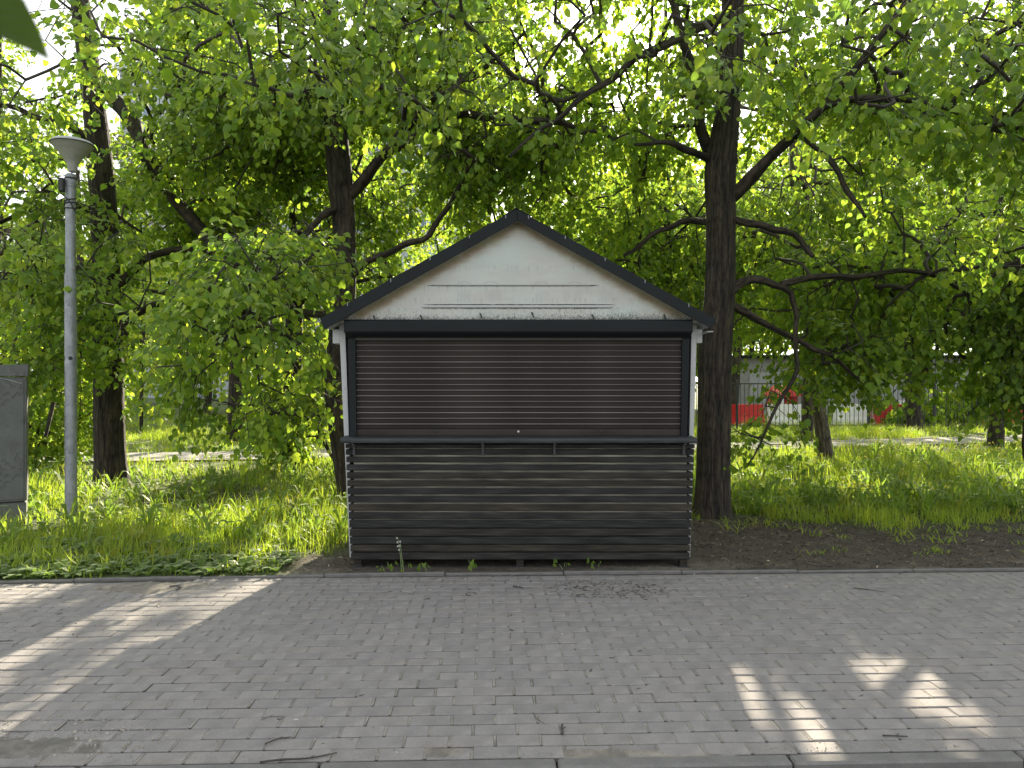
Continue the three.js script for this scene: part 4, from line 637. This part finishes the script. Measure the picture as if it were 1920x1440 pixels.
{
  const r = rng(808), grass = new THREE.Group(); grass.name = 'grass'; tag(grass, 'rough uncut green grass of the lawn around the kiosk', null, null, 'stuff'); scene.add(grass);
  const lots = [[], [], [], [], [], []];
  const plant = (x, d, k, s, sy) => lots[k].push({ x, d, y: lawnH(x, d) - 0.01, s, sy, ry: r() * 6.28, rx: (r() - 0.5) * 0.2, rz: (r() - 0.5) * 0.2 });
  // bands of distance: [from, to, tufts per square metre]
  for (const [d0, d1, per] of [[5.7, 8, 95], [8, 11, 62], [11, 15, 34], [15, 24, 15], [24, 36, 6]]) {
    const wide = d1 * 0.8, n = Math.round((d1 - d0) * 2 * wide * per);
    for (let i = 0; i < n; i++) {
      const d = d0 + r() * (d1 - d0), x = (r() * 2 - 1) * wide, t = d - kerbD(x);
      if (Math.abs(x) > d * 0.8 || t < 0.07 || solidAt(x, d) || onPath(x, d)) continue;
      const s = soil(x, d); if (r() < s * (x > 2 && d > 6.6 ? 0.93 : 1.06) - 0.02) continue;
      const edge = smooth(0.05, 0.6, t), patch = fbm(x * 0.8, d * 0.8, 66), sparse = ((x < 0 ? 0.12 : 0.25) + 0.75 * smooth(0.3, 0.55, patch)) * (x < 0 ? lerp(0.75, 1, smooth(0.3, 1.6, t)) : 1); if (r() > sparse) continue;
      const tall = x > 1.8 ? 0.75 + 0.3 * smooth(9, 10, d) : 1, big = d > 15 ? 1.5 : 1, kk = r();
      const k = kk < 0.5 ? 0 : kk < 0.78 ? 1 : kk < 0.86 ? 2 : 3;
      plant(x, d, k, (0.7 + 0.6 * r()) * big, tall * (0.45 + 0.4 * edge + 0.25 * smooth(0.6, 2, t)) * (0.75 + 0.5 * patch) / big * (1 - 0.5 * s));
    }
  }
  // broad-leaved weeds crowding the kerb and the taller ones on the right
  for (let i = 0; i < 300; i++) { const x = -1.9 - r() * 4.5, d = kerbD(x) + 0.09 + r() * r() * 1.5; if (Math.abs(x) < d * 0.8 && r() > soil(x, d)) plant(x, d, 4, 0.55 + 0.7 * r(), 1); }
  for (let i = 0; i < 620; i++) { const x = -1.7 - r() * 8, d = 6.4 + r() * 6; if (Math.abs(x) < d * 0.8 && r() > soil(x, d) && !solidAt(x, d)) plant(x, d, r() < 0.5 ? 4 : 5, 0.6 + 0.8 * r(), 1.2); }
  for (let i = 0; i < 800; i++) { const x = 2.5 + r() * 9, d = 8.6 + r() * r() * 8; if (Math.abs(x) < d * 0.8 && r() > soil(x, d) && !solidAt(x, d) && !onPath(x, d)) plant(x, d, r() < 0.7 ? 5 : 4, 0.7 + 0.7 * r(), 1.2); }
  const geos = [tuft(1, 15, 0.2, 0.009, 0.17, 0.1), tuft(2, 13, 0.27, 0.008, 0.2, 0.16), tuft(3, 9, 0.15, 0.015, 0.22, 0.1), tuft(4, 16, 0.12, 0.009, 0.22, 0.09), rosette(5, 7, 0.13, 0.042, 0.7), rosette(6, 8, 0.18, 0.032, 1.2)];
  const cols = [[0.25, 0.36, 0.028], [0.29, 0.39, 0.03], [0.21, 0.33, 0.032], [0.26, 0.37, 0.03], [0.14, 0.235, 0.04], [0.17, 0.28, 0.035]];
  lots.forEach((l, k) => scatter(['tuft', 'tuft', 'tuft', 'tuft', 'weed', 'weed'][k], geos[k], M.grass, l, grass, (o) => { const v = 0.75 + 0.5 * fbm(o.x * 1.1, o.d * 1.1, 91) + 0.2 * (hash3(o.x * 1000 | 0, o.d * 1000 | 0, 1) - 0.5), y = hash3(o.d * 900 | 0, o.x * 900 | 0, 4) < 0.04 ? 1.35 : 1; return [cols[k][0] * v * y, cols[k][1] * v, cols[k][2] * v]; }));
  // dandelion heads over the far lawn on the right
  const dand = []; for (let i = 0; i < 520; i++) { const x = 4 + r() * 12, d = 12 + r() * 8; if (Math.abs(x) < d * 0.75 && !onPath(x, d) && fbm(x * 0.4, d * 0.4, 19) > 0.42) dand.push({ x, d, y: lawnH(x, d) + 0.2 + r() * 0.06, s: 0.7 + 0.5 * r(), ry: r() * 6, rx: (r() - 0.5) * 0.7 }); }
  const dg = new THREE.SphereGeometry(0.02, 7, 4, 0, 6.283, 0, 1.6); scatter('dandelion_head', dg, M.litter, dand, grass, () => [0.75, 0.6, 0.09]);
}
{
  // dry bits on the bare soil and along the kerb
  const r = rng(99), chips = [], bits = [];
  for (let i = 0; i < 8500; i++) { const x = 1.3 + r() * 7, d = 6.1 + r() * 3.4; if (d < kerbD(x) + 0.06 || solidAt(x, d) || r() > soil(x, d) + 0.15) continue; chips.push({ x, d, y: lawnH(x, d) + 0.004, s: 0.5 + r() * 0.9, ry: r() * 6.28, rx: (r() - 0.5) * 1.0, rz: (r() - 0.5) * 1.0, c: r() }); }
  for (let i = 0; i < 700; i++) { const x = -2.2 + r() * 0.9, d = 6.0 + r() * 0.9; if (d < kerbD(x) + 0.06 || r() > soil(x, d)) continue; chips.push({ x, d, y: lawnH(x, d) + 0.004, s: 0.4 + r() * 0.6, ry: r() * 6.28, rx: (r() - 0.5), rz: (r() - 0.5), c: r() }); }
  const cg = leafGeo(0.9, 0.4); cg.scale(0.011, 0.032, 0.02); cg.rotateX(-1.4);
  const lit = scatter('litter', cg, M.litter, chips, null, (o) => o.c < 0.55 ? [0.07, 0.052, 0.034] : o.c < 0.93 ? [0.15, 0.115, 0.07] : [0.30, 0.25, 0.17]); tag(lit, 'dry leaf litter scattered over the bare soil beside the kiosk', null, null, 'stuff');
  for (let i = 0; i < 1500; i++) { const far = r() < 0.55, x = (r() * 2 - 1) * 4.6, d = far ? kerbD(x) - 0.03 - r() * r() * 0.9 : 3.06 + 0.032 * x + r() * 2.8; const heap = fbm(x * 1.5, d * 1.5, 140); if (r() > (far ? 0.5 : 0.25) + 2 * (heap - 0.5)) continue; bits.push({ x, d, y: 0.003, s: 0.25 + r() * r() * 0.9, ry: r() * 6.28, c: r() }); }
  for (let i = 0; i < 420; i++) { const a = r() * 6.28, q = Math.sqrt(r()), x = 0.75 + Math.cos(a) * q * 0.5, d = 5.55 + Math.sin(a) * q * 0.25; bits.push({ x, d, y: 0.003, s: 0.3 + r() * 0.5, ry: r() * 6.28, c: r() * 0.8 }); }
  const bg = chamferBox(0.035, 0.004, 0.006, 0.0012); const deb = scatter('debris', bg, M.litter, bits, null, (o) => o.c < 0.7 ? [0.035, 0.026, 0.018] : o.c < 0.93 ? [0.13, 0.10, 0.06] : [0.5, 0.47, 0.4]); tag(deb, 'small dry twig and seed scraps strewn over the grey paving', null, null, 'stuff');
  // drifted sand: a heap in the near left corner and thin films along both kerbs
  const heapGeo = (cx, cd, wx, wd, h, seed, nx = 46, nd = 30) => { const pos = [], uv = [], idx = []; for (let j = 0; j <= nd; j++) for (let i = 0; i <= nx; i++) { const u = i / nx * 2 - 1, v = j / nd * 2 - 1, x = cx + u * wx, d = cd + v * wd, e = 0.9 - Math.hypot(u, v) + 1.5 * (fbm(x * 3.6, d * 6, seed, 5) - 0.5); pos.push(x, -0.006 + h * smooth(0.0, 0.8, e) * (0.5 + 0.9 * fbm(x * 16, d * 26, seed + 3)) + (e > 0.02 ? 0.003 : -0.02), -d); uv.push(x, d); } for (let j = 0; j < nd; j++) for (let i = 0; i < nx; i++) { const a = j * (nx + 1) + i; idx.push(a, a + 1, a + nx + 1, a + 1, a + nx + 2, a + nx + 1); } const g = new THREE.BufferGeometry(); g.setAttribute('position', new THREE.Float32BufferAttribute(pos, 3)); g.setAttribute('uv', new THREE.Float32BufferAttribute(uv, 2)); g.setIndex(idx); g.computeVertexNormals(); return g; };
  const sandy = std({ color: rgb(0.34, 0.312, 0.26), map: M.sand.map, bumpMap: M.sand.map, bumpScale: 0.02, roughness: 1 }), film = std({ color: rgb(0.36, 0.322, 0.26), map: M.sand.map, bumpMap: M.sand.map, bumpScale: 0.006, roughness: 1 });
  tag(part('sand', heapGeo(-2.2, 3.13, 0.46, 0.15, 0.02, 150, 120, 60), sandy), 'trodden grey sand heaped on the paving in the near left corner', null, null, 'stuff');
  tag(part('sand', heapGeo(0.55, 3.09, 0.62, 0.045, 0.004, 160, 60, 10), film), 'thin yellowish sand drift along the road kerb at centre right', null, null, 'stuff');
  tag(part('sand', heapGeo(-0.55, 3.10, 0.4, 0.045, 0.003, 170, 50, 10), film), 'thin pale sand film along the road kerb left of centre', null, null, 'stuff');
  tag(part('sand', heapGeo(-2.9, 5.58, 0.75, 0.2, 0.01, 180, 60, 26), film), 'brown dirt washed onto the paving below the lawn kerb', null, null, 'stuff');
  const clods = []; for (let i = 0; i < 900; i++) { const a = r() * 6.28, q = Math.pow(r(), 0.7), x = -2.15 + Math.cos(a) * q * 0.62, d = 3.2 + Math.sin(a) * q * 0.24; if (d > 3.05) clods.push({ x, d, y: 0.001, s: 0.25 + r() * r() * r() * 1.9, ry: r() * 6.28, rx: r() * 6, c: r() }); }
  for (let i = 0; i < 700; i++) { const x = (r() * 2 - 1) * 2.6, d = 3.06 + 0.032 * x + r() * r() * 0.12; clods.push({ x, d, y: 0.001, s: 0.2 + r() * r() * 0.6, ry: r() * 6.28, rx: r() * 6, c: r() }); }
  const crumb = scatter('crumbs', new THREE.IcosahedronGeometry(0.006, 0), M.litter, clods, null, (o) => [0.2 + 0.12 * o.c, 0.18 + 0.11 * o.c, 0.14 + 0.1 * o.c]); tag(crumb, 'crumbs of sand and dirt scattered near the road kerb', null, null, 'stuff');
  // fallen sticks
  const stick = (label, pts, rad, cat = 'stick') => { const w = pts.map(([px, py, h = 0]) => { const [x, d] = G(px, py); return V(x, 0.004 + rad + h, d); }); const c = w.reduce((a, b) => a.clone().add(b)).multiplyScalar(1 / w.length); const s = base('stick', c.x, 0, -c.z); tag(s, label, cat, 'fallen sticks on the paving'); part('wood', tube(w, w.map((_, i) => rad * (1 - 0.5 * i / (w.length - 1))), 7, { step: 0.015, rough: (a, t) => 1 + 0.5 * (noise3(a, t * 60, 2) - 0.5) }), M.twig, s); const k = Math.floor(w.length / 2), e = w[k].clone().add(new THREE.Vector3(0.02, 0.006, -0.012)); part('side_shoot', tube([w[k], e], [rad * 0.6, rad * 0.3], 5), M.twig, s); };
  stick('long dark stick lying near the road kerb left of centre', [[487, 1434], [530, 1429], [580, 1426], [632, 1416]], 0.005);
  stick('short dark stick just above the long one near the road kerb', [[497, 1399], [520, 1390], [546, 1386]], 0.004);
  stick('thin curled twig on the paving behind the two dark sticks', [[490, 1353], [505, 1347], [535, 1347]], 0.0018);
  stick('thin bent twig on the paving in front of the kiosk, right of centre', [[1000, 1339], [1005, 1350], [1022, 1361]], 0.002);
  stick('stubby black stick standing along a joint right of the bent twig', [[1054, 1364], [1053, 1372], [1056, 1382]], 0.006);
  stick('forked dark stick near the road kerb at the right', [[1655, 1383], [1680, 1384], [1702, 1385]], 0.004);
  stick('dark stick on the paving close below the kiosk', [[962, 1102], [972, 1104], [982, 1106]], 0.006);
  stick('long thin twig on the paving at the foot of the bare soil', [[1600, 1105], [1625, 1108], [1660, 1113]], 0.004);
  stick('curved black stick on the sunny paving near the lawn kerb', [[318, 1103], [332, 1102], [336, 1107], [330, 1110]], 0.007);
  stick('thin twig by the left picture edge halfway down the paving', [[0, 1205], [12, 1204.5], [24, 1204]], 0.003);
}
// little weeds sprouting at the kerb under the kiosk
[[752, 1078, 'tall seeded weed stalk beneath the kiosk near its left leg', 0.3, 3], [720, 1080, 'low leafy weed left of the tall stalk under the kiosk', 0.07, 5], [800, 1076, 'small leafy weed right of the tall stalk under the kiosk', 0.08, 4], [885, 1074, 'two-leaved sprout under the kiosk left of the middle leg', 0.11, 3], [1055, 1070, 'round-leaved sprout under the kiosk right of the middle leg', 0.05, 4], [1115, 1070, 'tiny sprout under the kiosk towards the right leg', 0.045, 3]].forEach(([px, py, label, h, n], i) => {
  const [x, d0] = G(px, py), d = Math.max(d0, kerbD(x) + 0.07), r = rng(700 + i), w = base('weed', x, 0, d); tag(w, label, 'weed', 'weeds sprouting under the kiosk');
  const stems = i ? 1 : 2; for (let k = 0; k < stems; k++) { part('stem', tube([V(x + k * 0.02, 0.0, d), V(x - 0.01 + k * 0.01, h * 0.5, d), V(x - 0.03 + k * 0.02, h * (1 - k * 0.1), d - 0.01)], [0.0035, 0.003, 0.002], 6), std({ color: rgb(0.16, 0.2, 0.09), roughness: 0.8 }), w); if (!i) for (let q = 0; q < 3; q++) part('seed_head', new THREE.SphereGeometry(0.009, 8, 6).translate(x - 0.03 + k * 0.02 + (r() - 0.5) * 0.02, h * (1 - k * 0.1) - q * 0.035, -d + 0.01), std({ color: rgb(0.3, 0.3, 0.25), roughness: 1 }), w); }
  for (let k = 0; k < n * 2; k++) { const m = sh(new THREE.Mesh(leaves[k % 3], M.leafTone[k % 3])); m.name = 'leaf'; const s = (i === 3 ? 0.05 : 0.04) * (0.7 + r() * 0.6); m.scale.set(s * 0.7, s, s); m.position.set((r() - 0.5) * (i === 3 ? 0.08 : 0.16), 0.015 + r() * Math.min(h, 0.06), (r() - 0.5) * 0.05); m.rotation.set((r() - 0.3) * 1.2, r() * 6.28, (r() - 0.5) * 1.4); w.add(m); }
});
// a single leaf close to the lens
{
  const d = 0.26, p = P(-95, -25, d), L = tag(base('leaf', p.x, p.y, d), 'blurred green leaf hanging close to the camera in the top left corner', 'leaf');
  const g = leafGeo(0.2, 0.3, 1); const m = sh(new THREE.Mesh(g, phys({ color: rgb(0.05, 0.088, 0.012), roughness: 0.97, transmission: 0.5, thickness: 0, specularIntensity: 0.2, bumpMap: leafBump, bumpScale: 0.0008, side: THREE.DoubleSide }))); m.name = 'blade'; m.scale.set(0.0286, 0.0455, 0.0325); m.rotation.set(-0.5, 0.3, -2.11); L.add(m);
  part('stalk', tube([p.clone(), p.clone().add(new THREE.Vector3(-0.012, 0.012, 0.003)), p.clone().add(new THREE.Vector3(-0.022, 0.04, 0.0))], [0.0006, 0.0006, 0.0007], 6), M.twig, L);
}
// ---------------------------------------------------------------- beyond the lawn: fence, barriers, buildings
{
  const d = 25.2, F = base('iron_fence', 12, 0, d); tag(F, 'black iron bar fence along the far side of the lawn', 'fence');
  const x0 = 5.5, x1 = 19.5, top = 1.62; let b = 0, p = 0;
  const barG = chamferBox(0.018, top - 0.14, 0.018, 0.002), postG = chamferBox(0.07, top + 0.16, 0.07, 0.006);
  const put = (n, i, g, x, y) => { const m = sh(new THREE.Mesh(g, M.iron)); m.name = i ? n + '_' + String(i).padStart(3, '0') : n; m.position.set(x - 12, y, 0); F.add(m); };
  for (let x = x0; x <= x1; x += 2.33) put('post', p++, postG, x + 0.14, (top + 0.16) / 2 - 0.04);
  for (let x = x0 + 0.1; x <= x1; x += 0.155) put('bar', b++, barG, x, top / 2 + 0.05);
  part('rail', block(x0, x1, top - 0.03, top + 0.01, d - 0.012, d + 0.012, 0.003), M.iron, F); part('rail_001', block(x0, x1, 0.13, 0.165, d - 0.012, d + 0.012, 0.003), M.iron, F);
}
{
  // red and white plastic road barriers set end to end behind the fence
  const redP = phys({ color: rgb(0.7, 0.05, 0.04), roughness: 0.95, transmission: 0.45, thickness: 0 }), whiteP = phys({ color: rgb(0.85, 0.85, 0.82), roughness: 0.95, transmission: 0.45, thickness: 0 }), d = 27.5, prof = [[-0.27, 0], [-0.27, 0.12], [-0.14, 0.32], [-0.08, 0.8], [0.08, 0.8], [0.14, 0.32], [0.27, 0.12], [0.27, 0]];
  const proto = (red) => { const g = base('road_barrier', 0, 0, 0); const m = part('body', rail(prof.map(([a, y]) => [a, y]), -0.72, 0.72), red ? redP : whiteP, g); part('foot', block(-0.6, -0.3, -0.02, 0.05, -0.3, 0.3, 0.01), red ? redP : whiteP, g); part('foot', block(0.3, 0.6, -0.02, 0.05, -0.3, 0.3, 0.01), red ? redP : whiteP, g); part('filler_cap', lathe([[0.001, 0.03], [0.06, 0.03], [0.06, 0]], 12, 0.4, 0.8, 0), M.iron, g); return g; };
  const list = [[1395, true, 'red plastic road barrier behind the fence, nearest the big linden'], [1322 + 25, true, 'red plastic road barrier partly behind the big linden trunk'], [1475, false, 'white plastic road barrier behind the fence left of the slim tree'], [1600, false, 'white plastic road barrier behind the fence right of the slim tree'], [1660, true, 'red plastic road barrier behind the fence left of the stout trunk'], [1735, false, 'white plastic road barrier just right of the stout trunk'], [1885, true, 'red plastic road barrier at the right edge behind the leaves']];
  let pr = {}; for (const [px, red, label] of list) { const k = red ? 1 : 0; let g = pr[k]; if (g) { g = g.clone(); g.name = numbered('road_barrier'); scene.add(g); } else pr[k] = g = proto(red); g.position.set(X(px, d), 0.02, -d); tag(g, label, 'barrier', 'road barriers behind the fence'); }
}
{
  const d = 31, B = base('red_booth', X(1492, d), 0, d); tag(B, 'red booth with pitched cloth roof beyond the fence', 'booth');
  const x0 = X(1462, d), x1 = X(1512, d), y = (p) => Y(p, d);
  part('counter', block(x0, x1, 0, y(768), d, d + 1.6, 0.02), std({ color: rgb(0.2, 0.19, 0.18), roughness: 0.8 }), B); part('wall', block(x0, x1, y(768), y(742), d + 0.9, d + 1.6, 0.02), M.red, B);
  part('awning', prism([[x0 - 0.15, y(744)], [x1 + 0.15, y(744)], [(x0 + x1) / 2 + 0.2, y(724)], [(x0 + x1) / 2 - 0.2, y(724)]], d - 0.3, d + 1.8), M.red, B); for (const x of [x0 + 0.04, x1 - 0.04]) part('post', block(x - 0.04, x + 0.04, 0, y(744), d - 0.25, d - 0.17, 0.005), M.steel, B);
}
{
  const d = 29.5, S = base('banner', X(1695, d), 0, d); tag(S, 'red banner with white band on posts left of the stout trunk', 'banner'); const y = (p) => Y(p, d), x0 = X(1684, d), x1 = X(1704, d);
  part('red_cloth', block(x0, x1, y(769), y(761), d, d + 0.03, 0.003), M.redCloth, S); part('white_cloth', block(x0, x1, y(760.6), y(752), d, d + 0.03, 0.003), M.whitePlastic, S); for (const x of [x0 - 0.03, x1 + 0.03]) part('post', block(x - 0.025, x + 0.025, 0, y(750), d, d + 0.05, 0.004), M.iron, S);
}
{
  const d = 29, C = base('white_container', X(1790, d), 0, d + 1); tag(C, 'low white container behind the fence at the right', 'container'); const y = (p) => Y(p, d), x0 = X(1757, d), x1 = X(1823, d);
  part('body', block(x0, x1, 0.02, y(765), d, d + 2, 0.03), M.whitePlastic, C); part('lid', block(x0 - 0.05, x1 + 0.05, y(765) + 0.002, y(761), d - 0.05, d + 2.05, 0.02), M.whitePlastic, C); for (let i = 0; i < 4; i++) part('rib', block(lerp(x0, x1, (i + 0.5) / 4) - 0.03, lerp(x0, x1, (i + 0.5) / 4) + 0.03, 0.1, y(767), d - 0.04, d - 0.002, 0.008), M.whitePlastic, C); part('stripe', block(x0 + 0.1, x0 + 0.7, y(782), y(778), d - 0.03, d - 0.004, 0.004), M.red, C);
}
{
  const d = 36, W = base('garage', X(1720, d), 0, d); tag(W, 'long low grey garage wall far behind the fence', 'garage'); const x0 = X(1380, d), x1 = X(2000, d);
  part('wall', block(x0, x1, -0.1, 2.9, d, d + 4, 0.02), std({ color: rgb(0.42, 0.41, 0.42), map: concreteMap, roughness: 0.9 }), W); part('roof', block(x0 - 0.2, x1 + 0.2, 2.902, 3.06, d - 0.25, d + 4.2, 0.02), M.dark, W);
  for (let i = 0; i < 5; i++) { const a = lerp(x0, x1, (i + 0.2) / 5), g = part('garage_door', block(a, a + 2.2, 0.02, 2.2, d - 0.04, d - 0.003, 0.01), std({ color: rgb(0.33, 0.33, 0.36), roughness: 0.7 }), W); part('handle', block(a + 1, a + 1.2, 0.9, 0.95, d - 0.07, d - 0.042, 0.005), M.iron, g); }
}
{
  // tall panel-built apartment block, seen in scraps between the leaves
  const d = 78, A = base('apartment_building', -25, 0, d); tag(A, 'panel apartment tower with pale blue haze put into its colour, glimpsed through the leaves behind the kiosk', 'building');
  const x0 = -43, x1 = -2.5, H = 36, fl = 3, cw = 3.3, wallM = std({ color: rgb(0.62, 0.66, 0.70), map: concreteMap, roughness: 0.85 }), trim = std({ color: rgb(0.72, 0.75, 0.78), roughness: 0.8 }), glass = std({ color: rgb(0.18, 0.24, 0.30), roughness: 0.15, metalness: 0.2 });  // wall and trim colours carry the pale blue of haze
  part('wall', block(x0, x1, 0, H, d, d + 12, 0.05), wallM, A); part('roof', block(x0 - 0.4, x1 + 0.4, H + 0.003, H + 0.8, d - 0.4, d + 12.4, 0.05), trim, A);
  const fg = mergeGeometries([chamferBox(1.7, 0.12, 0.12, 0.01, [0, 0.78, 0]), chamferBox(1.7, 0.12, 0.2, 0.01, [0, -0.78, 0.03]), chamferBox(0.12, 1.43, 0.12, 0.01, [-0.79, 0, 0]), chamferBox(0.12, 1.43, 0.12, 0.01, [0.79, 0, 0]), chamferBox(0.08, 1.43, 0.1, 0.01, [0.2, 0, 0])]), pg = chamferBox(1.46, 1.43, 0.03, 0.004), bg = chamferBox(2.9, 1.05, 0.9, 0.03);
  let n = 0, b = 0;
  for (let f = 2; f < 12; f++) for (let i = 0; i < 11; i++) {
    const x = x0 + 2.4 + i * 3.45, y = f * fl + 1.5;
    if (i % 4 === 2) { const m = sh(new THREE.Mesh(bg, trim)); m.name = b ? 'balcony_' + String(b).padStart(3, '0') : 'balcony'; b++; m.position.set(x + 25, y - 0.75, 0.46); A.add(m); }
    const m = sh(new THREE.Mesh(fg, trim)); m.name = n ? 'window_' + String(n).padStart(3, '0') : 'window'; n++; m.position.set(x + 25, y, 0.07); A.add(m); const q = sh(new THREE.Mesh(pg, glass)); q.name = 'pane'; q.position.z = -0.02; m.add(q);
  }
  for (let f = 2; f < 12; f++) part('panel_seam', block(x0, x1, f * fl - 0.04, f * fl + 0.04, d - 0.03, d - 0.003, 0.01), trim, A);
}

scene.traverse((o) => { if (o.isMesh) { o.castShadow = true; o.receiveShadow = true; } });
renderer.render(scene, camera);
